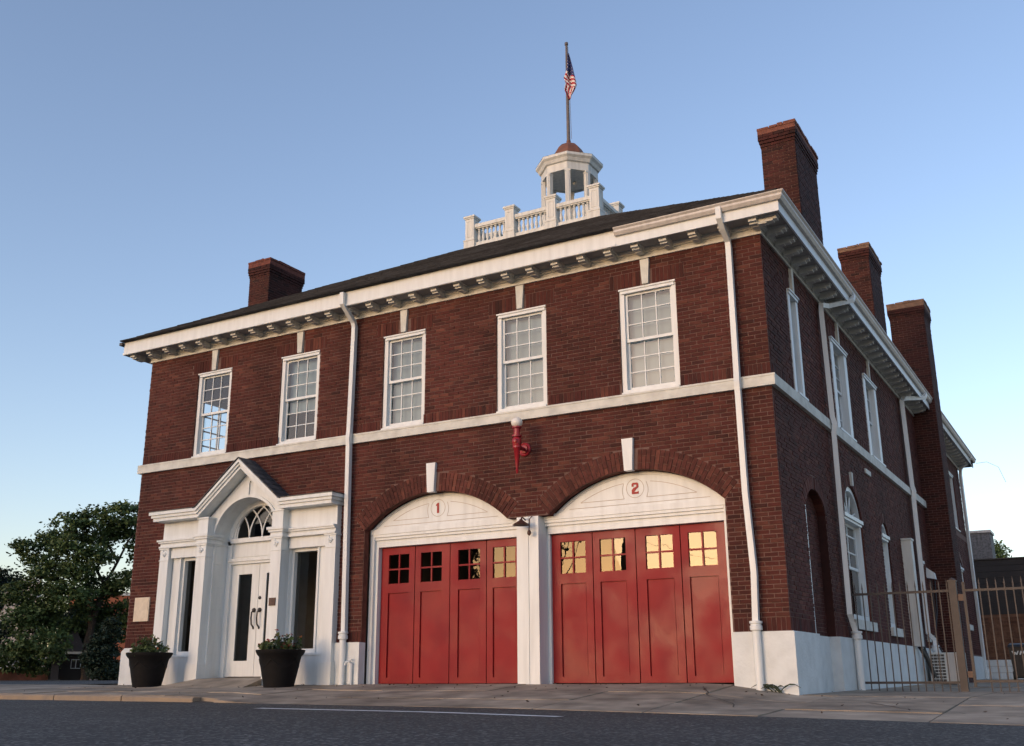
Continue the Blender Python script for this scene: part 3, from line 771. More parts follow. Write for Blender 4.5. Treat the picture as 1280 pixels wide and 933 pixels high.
for x0, x1 in sym(-11.89, -11.61):
    b.box((x0, -.30, 3.15), (x1, .1, 3.455)); b.box((x0-.02, -.32, 3.455), (x1+.02, .1, 3.49))
    for k, (p, q) in enumerate(((2.952, 2.99), (2.99, 3.05), (3.05, 3.095), (3.095, 3.15))):
        d = (.03, .012, .045, .07)[k]; b.box((x0-d, -.30-d, p), (x1+d, .1, q))
# arched wall and barrel
n = 28; ra = .868; zc = 2.97
def rake(x): return 4.58 - .19 - .02 - abs(x - PC) * .84
for i in range(n):
    x0 = PC - 1.12 + 2.24*i/n; x1 = PC - 1.12 + 2.24*(i+1)/n
    def bot(x):
        d = abs(x - PC)
        return zc + math.sqrt(max(0, ra*ra - d*d)) if d < ra else 3.1
    if rake(x0) > bot(x0) - .2 or True:
        b.add([(x0, -.1, bot(x0)), (x1, -.1, bot(x1)), (x1, -.1, max(bot(x1), rake(x1))), (x0, -.1, max(bot(x0), rake(x0)))], [(0,1,2,3)])
m = 32
for i in range(m):
    a = math.pi * i / m; c_ = math.pi * (i+1) / m
    p = (PC + ra*math.cos(a), zc + ra*math.sin(a)); q = (PC + ra*math.cos(c_), zc + ra*math.sin(c_))
    b.add([(p[0], -.1, p[1]), (p[0], .40, p[1]), (q[0], .40, q[1]), (q[0], -.1, q[1])], [(0,1,2,3)])
    P = lambda r_, t: (PC + r_*math.cos(t), zc + r_*math.sin(t))
    b.poly_prism([P(ra, a), P(ra+.055, a), P(ra+.055, c_), P(ra, c_)], -.125, -.1, (True, False))
    b.poly_prism([P(ra-.10, a), P(ra+.01, a), P(ra+.01, c_), P(ra-.10, c_)], .30, .40, (True, True))
# jambs with stacked panels
for sx in (-1, 1):
    xj = PC + sx*ra
    xa, xb = (xj - .02, xj) if sx < 0 else (xj, xj + .02)
    b.box((min(xa, xb), -.1, GZ), (max(xa, xb), .42, zc))
    zs_ = [.36, .78, 1.22, 1.66, 2.10, 2.54, 2.93]
    for p, q in zip(zs_, zs_[1:]):
        x_in = xj - sx*.012
        b.box((min(xj, x_in), -.03, p + .02), (max(xj, x_in), .22, q - .02))
    b.box((min(xj, xj - sx*.03), -.098, GZ), (max(xj, xj - sx*.03), -.05, zc)); b.box((min(xj, xj - sx*.02), -.09, zc-.03), (max(xj, xj - sx*.02), .30, zc+.02))
# small ornament at the top of the tympanum
b.box((PC-.03, -.13, 3.88), (PC+.03, -.1, 4.16)); b.box((PC-.045, -.14, 4.13), (PC+.045, -.1, 4.17))
port = b.build("portico", WHITE, FH, label="white classical entrance portico with gabled arch")
for x0, x1 in sym(-11.88, -11.62): pil(x0, x1, -.30, 2.95)
for x0, x1 in sym(-13.09, -12.84): pil(x0, x1, -.15, 2.95)
# cornice: horizontal arms and rake
b = MB()
for x0, x1, ex in ((-13.20, -11.86, -1), (2*PC + 11.86, 2*PC + 13.20, 1)):
    def sp(d0, d1, y0, p, q):
        xx0 = x0 + (d0 if ex < 0 else 0); xx1 = x1 - (d0 if ex > 0 else 0)
        b.box((xx0, y0, p), (xx1, 0.0, q))
    sp(.07, 0, -.38, 3.49, 3.56); sp(.035, 0, -.415, 3.56, 3.615); sp(0, 0, -.45, 3.615, 3.68)
for sx in (-1, 1):
    for (o0, o1, yf) in ((-.19, -.12, -.38), (-.12, -.065, -.415), (-.065, 0, -.45)):
        pts = [(PC, 4.58+o0), (PC + sx*1.11, 3.68+o0), (PC + sx*1.11, 3.68+o1), (PC, 4.58+o1)]
        if sx > 0: pts = [pts[0], pts[1], pts[2], pts[3]]
        else: pts = [pts[1], pts[0], pts[3], pts[2]]
        b.poly_prism(pts, yf, 0.0)
b.build("cornice", WHITE, port)
b = MB()
for x0, x1 in ((-13.21, -11.9), (2*PC + 11.9, 2*PC + 13.21)): b.box((x0, -.46, 3.682), (x1, 0, 3.70))
b.build("flashing", DARK, port)
# slates on the little gable
sl_me = MB(); sl_me.box((0, 0, 0), (1, 1, 1)); slate_me = sl_me.mesh("slate", SLATE)
slope = math.atan2(.90, 1.11); Ls = math.hypot(.90, 1.11) + .02
rs = random.Random(5)
for sx in (-1, 1):
    for r_ in range(8):
        d0 = Ls * r_ / 8
        cuts = [-.47, -.31, -.15, 0] if r_ % 2 else [-.47, -.39, -.23, -.07, 0]
        for y0, y1 in zip(cuts, cuts[1:]):
            # local x runs down the slope
            px = PC + sx * d0 * math.cos(slope); pz = 4.595 - d0 * math.sin(slope) + .004
            o = obj("slate", slate_me, port, (px, y0 + .003, pz), scale=(Ls/8 + .045, y1 - y0 - .006, .012))
            if sx > 0: o.rotation_euler = (0, slope - .05 + rs.uniform(-.01, .01), 0)
            else:
                o.rotation_euler = (0, 0, math.pi); o.rotation_euler = Matrix.Rotation(math.pi, 4, 'Z').to_3x3().to_4x4().to_euler()
                M = Matrix.Rotation(math.pi, 4, 'Z') @ Matrix.Rotation(slope - .05, 4, 'Y')
                o.rotation_euler = M.to_euler(); o.location = (px, y1 - .003, pz)
# side lights
for left in (True, False):
    wx0, wx1 = (-12.52, -11.95) if left else (2*PC + 11.95, 2*PC + 12.52)
    pane(port, wx0, wx1, .86, 2.68, .11, GLASSE)
# entrance doors
DX0, DX1 = PC - .745, PC + .745
b = MB()
b.box((PC-ra, .30, GZ), (DX0, .42, 3.05)); b.box((DX1, .30, GZ), (PC+ra, .42, 3.05)); b.box((DX0, .30, 2.57), (DX1, .42, 2.66)); b.box((PC-ra+.1, .26, 3.0), (PC+ra-.1, .42, 3.09))
b.box((DX0, .345, 2.66), (DX1, .42, 3.0)); b.box((DX0+.08, .33, 2.715), (DX1-.08, .345, 2.945))
b.box((DX0-.06, .27, 2.62), (DX1+.06, .30, 2.68))
b.build("door_frame", WHITE, port)
b = MB(); x0, x1 = PC - ra + .01, PC + ra - .01
b.add([(x0 - .45, -1.35, .12), (x1 + .35, -1.35, .12), (x1, -.30, .325), (x0, -.30, .325), (x1, .45, .352), (x0, .45, .352), (x0, .45, .0), (x1, .45, .0), (x0, -.3, .0), (x1, -.3, .0)], [(0,1,2,3), (3,2,4,5), (0,3,8), (1,9,2), (3,5,6,8), (2,9,7,4)]); b.build("threshold", CONC, port)
for k in (0, 1):
    x0, x1 = (DX0, PC - .005) if k == 0 else (PC + .005, DX1)
    gx0, gx1 = x0 + .19, x1 - .17
    if k: gx0, gx1 = x0 + .17, x1 - .19
    L = MB(); ring(L, x0, x1, .365, 2.565, .19, .355, .405, .30, .20)
    # widen: the ring stile equals .19 both sides
    lf = L.build("entrance_door", WHITE, FH)
    pane(lf, x0+.19, x1-.19, .665, 2.365, .375, GLASSE)
    H = MB(); hx = PC - .075 if k == 0 else PC + .075
    H.tube([(hx, .355, 1.62), (hx, .28, 1.60), (hx - .0, .27, 1.48), (hx, .29, 1.36), (hx, .34, 1.31), (hx, .355, 1.30)], .016, 8)
    H.ball((hx, .345, 1.64), .045, 10); H.ball((hx, .35, 1.29), .022, 8)
    if k: H.ball((hx - .02, .35, 2.0 - .12), .035, 10)
    H.build("handle", DARK, lf, smooth=True)
# fanlight
b = MB(); fz = 3.09; fa, fh = .70, .64
E_ = lambda t, s_=1.0: (PC + fa*s_*math.cos(t), fz + fh*s_*math.sin(t))
for i in range(24):
    a, c_ = math.pi*i/24, math.pi*(i+1)/24
    O = lambda t: (PC + .80*math.cos(t), fz + .78*math.sin(t))
    b.poly_prism([E_(a), O(a), O(c_), E_(c_)], .33, .40)
ins = lambda x, z: ((x-PC)/fa)**2 + ((z-fz)/fh)**2 <= 1.0 and z >= fz - .001
for k in range(-1, 2):
    for sx in (-1, 1):
        x0 = PC + k*.35; rr = .72; cx = x0 + sx*rr; pts = []
        for t in range(40):
            a = t * .03
            p = (cx - sx*rr*math.cos(a), fz + rr*math.sin(a))
            if not ins(*p): break
            pts.append((p[0], .365, p[1]))
        if len(pts) > 2: b.tube(pts, .016, 6)
for sx in (-1, 1):
    x0 = PC - sx*.70; rr = .72; cx = x0 + sx*rr; pts = []
    for t in range(40):
        a = t*.03 + .03; p = (cx - sx*rr*math.cos(a) + sx*.012, fz + rr*math.sin(a))
        if not ins(*p):
            if pts: break
            continue
        pts.append((p[0], .365, p[1]))
    if len(pts) > 2: b.tube(pts, .016, 6)
fan = b.build("fanlight", WHITE, port)
b = MB(); b.add([(PC + fa*math.cos(math.pi*i/24), .372, fz + fh*math.sin(math.pi*i/24)) for i in range(25)], [tuple(range(25))]); b.build("pane", GLASSE, port)
# entrance hall behind the glass
b = MB(); b.box((-13.2, 3.2, 0), (-8.2, 3.25, 4.2)); b.box((-13.3, .2, 0), (-13.25, 3.25, 4.2)); b.box((-8.2, .2, 0), (-8.15, 3.25, 4.2)); b.box((-13.3, .15, 4.0), (-8.15, 3.25, 4.05)); b.box((-13.3, .12, .3), (-8.15, 3.25, .34))
b.build("interior_wall", INTERIOR, FH)
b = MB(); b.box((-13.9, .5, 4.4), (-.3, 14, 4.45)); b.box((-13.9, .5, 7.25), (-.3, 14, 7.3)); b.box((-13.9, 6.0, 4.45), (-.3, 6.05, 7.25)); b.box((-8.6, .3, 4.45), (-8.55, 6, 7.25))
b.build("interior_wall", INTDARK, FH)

# ------------------------------------------------------------------ main cornice
def cornice_run(p0, p1, out):
    """a run in plan from p0 to p1, out = outward unit vector; returns boxes in world axes"""
EV = .45; ZS = 7.385
b = MB()
def loopbox(m, d0, d1, z0, z1, rear=14.55):
    """band hugging front, right and left walls between outward offsets d0<d1"""
    x0, x1 = -FRONT_W, 0
    m.box((x0-d1, -d1, z0), (x1+d1, -d0, z1))
    m.box((x1+d0, -d0, z0), (x1+d1, rear, z1))
    m.box((x0-d1, -d0, z0), (x0-d0, rear, z1))
loopbox(b, 0, .035, ZTOP, 7.25); loopbox(b, 0, .022, 7.25, 7.315); loopbox(b, 0, .05, 7.315, 7.345); loopbox(b, 0, .085, 7.345, ZS)
b.build("frieze", CREAM, FH)
b = MB(); loopbox(b, 0, EV - .03, ZS, ZS + .03); b.build("soffit", mat("soffit_grey", (0.36, 0.365, 0.36), .8, .1, 4), FH)  # one even grey, darker than the white trim
b = MB(); loopbox(b, EV - .03, EV, ZS - .03, 7.65); b.box((-FRONT_W - EV - .012, -EV - .012, 7.36), (-2.35, -EV, 7.40)); b.build("fascia", WHITE, FH)
# gutter on the right part and along the side
def gutter_profile(): return [(0, .0), (.05, .0), (.085, .05), (.085, .085), (.115, .115), (.115, .13), (.095, .13), (.095, .11), (.0, .11)]
g = MB(); gp = gutter_profile(); n = len(gp); zg = 7.525
ga = [(-2.35, -EV - d, zg + z) for d, z in gp]; gb = [(EV + d, -EV - d, zg + z) for d, z in gp]; gc_ = [(EV + d, 14.9, zg + z) for d, z in gp]
g.add(ga + gb + gc_, [(i, n+i, n+(i+1) % n, (i+1) % n) for i in range(n)] + [(n+i, 2*n+i, 2*n+(i+1) % n, n+(i+1) % n) for i in range(n)] + [tuple(range(n)), tuple(range(3*n-1, 2*n-1, -1))])
g.build("gutter", ALU, FH)
g = MB(); g.box((-FRONT_W - EV - .09, -EV - .07, 7.58), (-FRONT_W - EV + .0, -EV + .1, 7.645)); g.build("gutter_end", DARK, FH)
# modillions
mo = MB(); mo.box((-.065, -.36, -.075), (.065, -.05, 0)); mo.box((-.065, -.30, -.10), (.065, -.05, -.075)); mo.box((-.085, -.385, -.022), (.085, -.05, -.001)); mo.box((-.055, -.20, -.115), (.055, -.05, -.10))
mod_me = mo.mesh("modillion", CREAM)
nm = 29
for i in range(nm): obj("modillion", mod_me, FH, (-14.33 + i * (14.32 / (nm - 1)), 0, ZS))
for i in range(30): obj("modillion", mod_me, FH, (0, -.22 + i * .495, ZS), (0, 0, R(90)))

# rear wing eave
b = MB()
for d0, d1, z0, z1 in ((0, .035, ZTOP, 7.30), (0, .085, 7.30, ZS), (0, EV - .03, ZS, ZS + .03), (EV - .03, EV, ZS - .03, 7.6)): b.box((d0, 15.42, z0), (d1, 23.9, z1))
for d0, d1, z0, z1 in ((0, EV, ZS, ZS + .03),): b.box((-8.5, SIDE_L, z0), (EV, 23.9, z1 + .2))
b.build("fascia", CREAM, FH)
for i in range(16): obj("modillion", mod_me, FH, (0, 15.7 + i * .495, ZS), (0, 0, R(90)))
g = MB(); ga = [(EV + d, 15.45, zg + z) for d, z in gp]; gb = [(EV + d, 24.0, zg + z) for d, z in gp]
g.add(ga + gb, [(i, n+i, n+(i+1) % n, (i+1) % n) if False else (i, len(gp)+i, len(gp)+(i+1) % len(gp), (i+1) % len(gp)) for i in range(len(gp))] + [tuple(range(len(gp)))])
g.build("gutter", ALU, FH)
b = MB(); b.add([(EV, 15.0, 7.66), (EV, 24.0, 7.66), (-8.5, 24.0, 7.66), (-8.5, 15.0, 7.66), (-4, 19.5, 9.6), (-4, 15.0, 9.6)], [(0,1,4,5), (1,2,4), (2,3,5,4), (0,5,3)])
b.build("roof", SHINGLE, FH)

# ------------------------------------------------------------------ hip roof
CX, CY = -6.87, 6.9
RX = -FRONT_W / 2
ZE, ZD = 7.655, 10.72
BX = -7.0
hx, hy = FRONT_W/2 + EV + .02, 7.0 + EV + .02
dx, dy = 1.95, 1.95
b = MB()
e = [(RX-hx, CY-hy, ZE), (RX+hx, CY-hy, ZE), (RX+hx, CY+hy, ZE), (RX-hx, CY+hy, ZE)]
d = [(BX-dx, CY-dy, ZD), (BX+dx, CY-dy, ZD), (BX+dx, CY+dy, ZD), (BX-dx, CY+dy, ZD)]
b.add(e + d, [(0,1,5,4), (1,2,6,5), (2,3,7,6), (3,0,4,7), (4,5,6,7), (3,2,1,0)])
roof = b.build("roof", SHINGLE, FH)
# shingle courses on the two visible slopes, joined
b = MB(); rs = random.Random(8); NR = 46
def on_slope(face, s_, t):   # s along eave 0..1, t up 0..1
    p0, p1 = Vector(e[face]), Vector(e[(face+1) % 4]); q0, q1 = Vector(d[face]), Vector(d[(face+1) % 4])
    return (p0.lerp(p1, s_)).lerp(q0.lerp(q1, s_), t)
for face in (0, 1, 3):
    p0, p1 = Vector(e[face]), Vector(e[(face+1) % 4]); q0 = Vector(d[face]); nrm = (p1-p0).cross(q0-p0).normalized()
    for r_ in range(NR):
        t0, t1 = r_/NR, (r_+1)/NR + .004
        k = 0.0; L = (p1-p0).length * (1-t0) + 3.7*t0
        while k < 1:
            k2 = min(1, k + rs.uniform(.25, .4)/L*1.0 if face == 0 else k + .5/L)
            A, B = on_slope(face, k+.0004, t0), on_slope(face, k2-.0004, t0); Cc, D = on_slope(face, k2-.0004, t1), on_slope(face, k+.0004, t1)
            th = .016 + rs.uniform(0, .008)
            b.add([A + nrm*th, B + nrm*th, Cc + nrm*.005, D + nrm*.005, A + nrm*.001, B + nrm*.001], [(0,1,2,3), (4,5,1,0)])
            k = k2
b.build("shingle_courses", SHINGLE, roof, kind="stuff")

# balustrade
BA = 1.75; ZP0, ZP1 = 10.80, 11.77
pm = MB()
pm.box((-.155, -.155, 0), (.155, .155, .30)); pm.box((-.165, -.165, .28), (.165, .165, .315)); pm.box((-.125, -.125, .315), (.125, .125, .89)); pm.box((-.145, -.145, .89), (.145, .145, .925)); pm.box((-.165, -.165, .925), (.165, .165, .97))
for ax in (0, 1, 2, 3):
    M = Matrix.Rotation(ax*math.pi/2, 4, 'Z')
    for a0, b0 in (((-.08, -.133, .39), (.08, -.125, .405)), ((-.08, -.133, .81), (.08, -.125, .825)), ((-.08, -.133, .405), (-.065, -.125, .81)), ((.065, -.133, .405), (.08, -.125, .81))): pm.rbox(a0, b0, M)
post_me = pm.mesh("balustrade_post", CREAM)
bm_ = MB(); bm_.lathe([(.04, 0), (.04, .04), (.022, .05), (.042, .12), (.045, .16), (.028, .24), (.02, .30), (.033, .33), (.022, .345), (.04, .355), (.04, .39)], 10)
bal_me = bm_.mesh("baluster", CREAM, True)
rb_ = MB()
bal = None
for side in range(4):
    M = Matrix.Translation((BX, CY, -.14)) @ Matrix.Rotation(side*math.pi/2, 4, 'Z')
    rb_.rbox((-BA, -BA-.09, 11.44), (BA, -BA+.09, 11.53), M); rb_.rbox((-BA, -BA-.065, 11.41), (BA, -BA+.065, 11.44), M); rb_.rbox((-BA, -BA-.09, 10.93), (BA, -BA+.09, 11.02), M); rb_.rbox((-BA, -BA-.12, 10.80), (BA, -BA+.12, 10.93), M)
bal = rb_.build("balustrade", CREAM, FH)
for side in range(4):
    M = Matrix.Translation((BX, CY, -.14)) @ Matrix.Rotation(side*math.pi/2, 4, 'Z')
    for k in range(3):
        p = M @ Vector((-BA + k*BA*2/3, -BA, 0)); obj("balustrade_post", post_me, bal, (p.x, p.y, ZP0 - .14))
        for j in range(7):
            p = M @ Vector((-BA + k*BA*2/3 + .16 + (j+.5)*(BA*2/3 - .32)/7, -BA, 0)); obj("baluster", bal_me, bal, (p.x, p.y, 10.88))

CX = -6.81
# cupola
OC = R(22.5)
c8 = lambda r_, z: (r_, z)
cu = MB(); AP = 1/math.cos(OC)
cu.lathe([(.70*AP, 10.8), (.70*AP, 11.33), (.74*AP, 11.33), (.74*AP, 11.40), (.60*AP, 11.40), (.60*AP, 10.8)], 8, (CX, CY, 0), a0=OC, cap=False)
cupola = cu.build("cupola", CREAM, FH)
cu = MB(); cu.lathe([(.61*AP, 12.93), (.695*AP, 12.93), (.695*AP, 13.14), (.74*AP, 13.16), (.78*AP, 13.24), (.83*AP, 13.29), (.83*AP, 13.36), (.80*AP, 13.37)], 8, (CX, CY, 0), a0=OC, cap=False); cu.build("cupola_cornice", CREAM, cupola)
cu = MB(); cu.lathe([(.60*AP, 12.94), (.001, 12.94)], 8, (CX, CY, 0), a0=OC, cap=False); cu.ball((CX+.1, CY+.1, 12.9), .05); cu.build("cupola_ceiling", CREAM, cupola)
cu = MB(); cu.lathe([(.835*AP, 13.362), (.43*AP, 13.52), (.43*AP, 13.50)], 8, (CX, CY, 0), a0=OC, cap=False); cu.build("cupola_roof", COPPER, cupola)
pc = MB(); pc.box((-.068, -.05, 0), (.068, .05, 1.535)); pc.box((-.035, -.068, 0), (.035, -.05, 1.535)); pc.box((-.08, -.065, 1.47), (.08, .06, 1.53)); col_me = pc.mesh("cupola_column", CREAM)
for k in range(8):
    a = OC + k*math.pi/4; obj("cupola_column", col_me, cupola, (CX + .655*AP*math.cos(a)*.97, CY + .655*AP*math.sin(a)*.97, 11.40), (0, 0, a + math.pi/2))
cu = MB(); cu.lathe([(.46, 13.50), (.45, 13.58), (.42, 13.70), (.35, 13.84), (.24, 13.96), (.12, 14.03), (.06, 14.06), (.06, 14.13), (.03, 14.16)], 8, (CX, CY, 0), a0=OC, cap=False); cu.build("dome", COPPER, cupola)
cu = MB(); cu.lathe([(.05, 14.1), (.045, 15.5), (.032, 17.08), (.05, 17.09), (.05, 17.16), (.0005, 17.18)], 10, (CX, CY, 0)); cu.tube([(CX+.10, CY-.02, 14.15), (CX+.085, CY-.02, 15.1), (CX+.06, CY-.03, 17.0)], .006, 5); cu.build("flagpole", POLE, FH)
# flag hanging limp
def flag():
    nu, nv = 26, 42
    fr, fw, fb = mat("flag_red", (0.42, 0.025, 0.04), .8, .05), mat("flag_white", (0.72, 0.70, 0.68), .8, .03), mat("flag_blue", (0.04, 0.05, 0.16), .8, .05)
    b = MB(); mi = []
    ztop, Lf = 16.78, 1.42; nu, nv = 16, 70
    tov = Vector((0.867, 0.497, 0)); per = Vector((0.497, -0.867, 0))
    xl = [(0, .02), (.3, .0), (.42, -.04), (.55, -.10), (.66, -.05), (.8, -.09), (.92, -.03), (1, .05)]
    xr = [(0, .05), (.12, .09), (.4, .17), (.6, .23), (.72, .25), (.85, .17), (.93, .10), (1, .08)]
    for j in range(nv + 1):
        t = j / nv
        for i in range(nu + 1):
            u = i / nu; a, c_ = interp(xl, t), interp(xr, t)
            dep = .05 + .05 * math.sin(u * 6.5 + t * 3) * min(1, t * 3) + .025 * math.sin(u * 13 - t * 4)
            b.v.append(tuple(Vector((CX, CY, ztop - t * Lf)) + tov * (a + (c_ - a) * u) + per * (dep + .03)))
    n_ = nu + 1
    for j in range(nv):
        for i in range(nu):
            b.f.append((j*n_+i, (j+1)*n_+i, (j+1)*n_+i+1, j*n_+i+1))
            t = (j + .5) / nv; u = (i + .5) / nu
            if t < .40 + .12 * u: mi.append(1 if (i % 4 == 1 and j % 5 == 2) else 2)
            elif t < .68 + .1*u: mi.append(0 if int((t - .42 * u * .4) * Lf / .062 + 20) % 2 == 0 else 1)
            else: mi.append(0 if int(u * 7 + t * 2.2) % 2 == 0 else 1)
    me = b.mesh("flag", [fr, fw, fb], True)
    me.polygons.foreach_set("material_index", mi)
    o = obj("flag", me); tag(o, "striped red, white and blue flag with stars hanging limp from the rooftop pole", "flag")
    so_ = o.modifiers.new("thick", 'SOLIDIFY'); so_.thickness = .006
flag()

# chimneys
def chimney(x0, x1, y0, y1, z0, z1, capm=CAPSTONE, cap_h=.2, lower=None):
    b = MB(); b.box((x0, y0, z0), (x1, y1, z1 - .02)); ch = b.build("chimney", MORTAR, FH)
    m = MB(); nr = int((z1 - cap_h - z0) / COURSE); rc = random.Random(int(z1*100 + x0*10))
    for r_ in range(nr + 1):
        z = z0 + r_*COURSE; off = .107 if r_ % 2 else 0
        pr_base = .008
        k = nr - r_
        if k == 3: pr_base = .02
        if k in (2,): pr_base = .035
        if k in (1, 0): pr_base = .05
        for (A, B, fn) in ((x0, x1, 'f'), (y0, y1, 's'), (y0, y1, 'w')):
            pr0 = pr_base
            lo, hi = A - pr0, B + pr0
            p = lo
            first = True
            while p < hi - .02:
                q = min(hi, p + (.107 if (first and r_ % 2) else .2145)); first = False
                if hi - q < .04: q = hi
                pr = pr0 + rc.uniform(-.003, .003)
                if fn == 'f': m.box((p + .005, y0 - pr, z + .005), (q - .005, y0 + .03, z + COURSE - .005))
                elif fn == 's':
                    if p + .005 > y0 + .02 or True: m.box((x1 - .03, max(p + .005, y0 + .031), z + .005), (x1 + pr, q - .005, z + COURSE - .005))
                else: m.box((x0 - pr, max(p + .005, y0 + .031), z + .005), (x0 + .03, q - .005, z + COURSE - .005))
                p = q
    m.build("brickwork", DIMBRICK, ch, kind="stuff")
    c_ = MB(); zc_ = z0 + (nr+1)*COURSE + .002; rc2 = random.Random(2)
    p = x0 - .05
    # cap of rough bricks on edge, uneven
    c_.box((x0 - .045, y0 - .045, zc_), (x1 + .045, y1 + .045, z1 - .06))
    for (xa, xb, ya, yb) in ((x0-.06, x0+.19, y0-.06, y1+.06), (x1-.19, x1+.06, y0-.06, y1+.06)):
        t = ya
        while t < yb - .05:
            u = min(yb, t + rc2.uniform(.12, .24)); c_.box((xa + rc2.uniform(-.01, .01), t + .006, z1 - .06), (xb + rc2.uniform(-.01, .01), u - .006, z1 + rc2.uniform(-.015, .01))); t = u
    for (ya, yb) in ((y0-.06, y0+.15), (y1-.15, y1+.06)):
        t = x0 + .195
        while t < x1 - .2:
            u = min(x1 - .195, t + rc2.uniform(.12, .24)); c_.box((t + .005, ya, z1 - .06), (u - .005, yb, z1 + rc2.uniform(-.015, .01))); t = u
    c_.build("chimney_cap", capm, ch)
    return ch
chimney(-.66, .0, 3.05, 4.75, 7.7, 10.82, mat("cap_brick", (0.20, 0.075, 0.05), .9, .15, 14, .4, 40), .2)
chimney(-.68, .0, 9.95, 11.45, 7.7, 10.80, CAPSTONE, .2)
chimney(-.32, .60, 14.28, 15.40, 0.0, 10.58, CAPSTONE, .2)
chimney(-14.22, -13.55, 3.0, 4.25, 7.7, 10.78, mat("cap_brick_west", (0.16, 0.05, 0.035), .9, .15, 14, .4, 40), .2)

# ------------------------------------------------------------------ downspouts
def downspout(pts, boot, m=WHITE, sw_=.05, br=.062):
    b = MB(); b.tube(pts, sw_*1.25, 4); o = b.build("downspout", m, FH)
    q = MB(); x, y, z1, z0 = boot
    q.lathe([(br, z0 - z1), (br, -.12), (br + .03, -.11), (br + .03, -.05), (br + .018, -.045), (br + .018, -.02), (br + .034, -.015), (br + .034, .015), (br, .02)], 14, (x, y, z1)); q.build("boot", m, o, smooth=True)
    s = MB()
    zz = [p for p in (2.3, 3.9, 5.6) if p < pts[0][2]]
    return o
downspout([(-.5, -EV-.07, 7.60), (-.5, -EV-.06, 7.42), (-.5, -.36, 7.30), (-.5, -.13, 7.16), (-.5, -.10, 7.05), (-.5, -.13, 4.9), (-.5, -.15, 4.75), (-.5, -.13, 4.6), (-.5, -.11, 3.0), (-.47, -.10, 2.2), (-.455, -.10, 1.8), (-.48, -.11, 1.05)], (-.48, -.12, 1.08, .05))
downspout([(-8.2, -EV-.06, 7.62), (-8.2, -EV-.06, 7.40), (-8.2, -.14, 7.12), (-8.2, -.10, 7.02), (-8.2, -.13, 4.9), (-8.2, -.15, 4.75), (-8.2, -.13, 4.6), (-8.17, -.09, 1.10)], (-8.17, -.12, 1.12, .12))
downspout([(EV+.06, 4.6, 7.55), (EV+.05, 4.5, 7.42), (.14, 3.9, 7.18), (.09, 3.62, 7.12), (.085, 3.58, 7.0), (.11, 3.56, 4.9), (.14, 3.56, 4.75), (.11, 3.56, 4.6), (.085, 3.56, 1.35), (.10, 3.68, 1.18), (.12, 3.75, 1.05)], (.13, 3.77, 1.05, .05))
downspout([(EV+.06, 13.2, 7.55), (EV+.05, 13.1, 7.42), (.14, 12.1, 7.22), (.09, 11.95, 7.12), (.11, 11.93, 4.9), (.14, 11.93, 4.75), (.11, 11.93, 4.6), (.085, 11.95, 1.3), (.2, 12.05, 1.15), (.2, 12.05, 1.0)], (.2, 12.05, 1.0, .1), sw_=.06)
downspout([(EV+.06, 22.9, 7.55), (.12, 23.0, 7.2), (.085, 23.05, 7.0), (.085, 23.05, .1)], (.1, 23.05, .5, .1))
b = MB(); b.tube([(EV + .1, 23.9, 7.5), (.9, 23.9, 7.52), (1.25, 23.9, 7.3), (1.42, 23.9, 6.75)], .006, 5); b.build("loose_cable", DARK, FH)
# white duct cover and wall blocks on the side
b = MB(); b.box((.002, 10.05, .95), (.22, 10.35, 3.34)); b.box((-.0, 10.02, 3.34), (.24, 10.38, 3.38)); b.build("duct_cover", CREAM, FH)
b = MB(); b.tube([(.1, 14.0, 2.7), (.12, 13.6, 1.9), (.1, 12.9, 1.2), (.3, 12.6, .8)], .02, 6); b.build("conduit", DARK, FH)
b = MB(); b.tube([(.1, 10.45, .95), (.2, 10.6, .7), (.3, 10.8, .3)], .05, 6); b.build("conduit", DARK, FH)
b = MB(); b.tube([(.08, 11.2, 1.5), (.12, 11.0, .9), (.25, 10.9, .5)], .03, 6); b.build("conduit", DARK, FH)

# ------------------------------------------------------------------ wall fittings
t = thing("globe_lamp", "red cast wall lamp with a white glass globe between the two bay arches", "wall lamp", (-4.40, 0, 4.13))
b = MB(); M = Matrix.Rotation(R(90), 4, 'X')
b.lathe([(.12, -.0), (.12, .03), (.10, .045), (.085, .04), (.075, .06), (.03, .07)], 18, (0, 0, 0), M); b.build("flange", REDM, t, smooth=True)
b = MB(); b.tube([(0, -.05, 0), (.03, -.2, -.02), (.07, -.34, .0), (.09, -.45, .0)], .035, 10)
b.lathe([(.012, -.50), (.022, -.46), (.03, -.44), (.018, -.42), (.028, -.38), (.055, -.08), (.075, -.06), (.075, -.03)], 14, (.09, -.45, 0)); b.lathe([(.03, -.05), (.068, -.03), (.078, .0), (.078, .09), (.06, .12), (.05, .14)], 14, (.09, -.45, 0)); b.lathe([(.045, 0), (.045, .09), (.03, .10)], 12, (.09, -.45, .045), Matrix.Rotation(R(90), 4, 'X'))
b.lathe([(.085, .13), (.085, .16), (.055, .17), (.055, .27), (.08, .285), (.08, .31)], 14, (.09, -.45, 0)); b.build("bracket", REDM, t, smooth=True)
b = MB(); b.ball((.09, -.45, .385), .10, 18, (1, 1, .92)); b.build("globe", GLOBE, t, smooth=True)

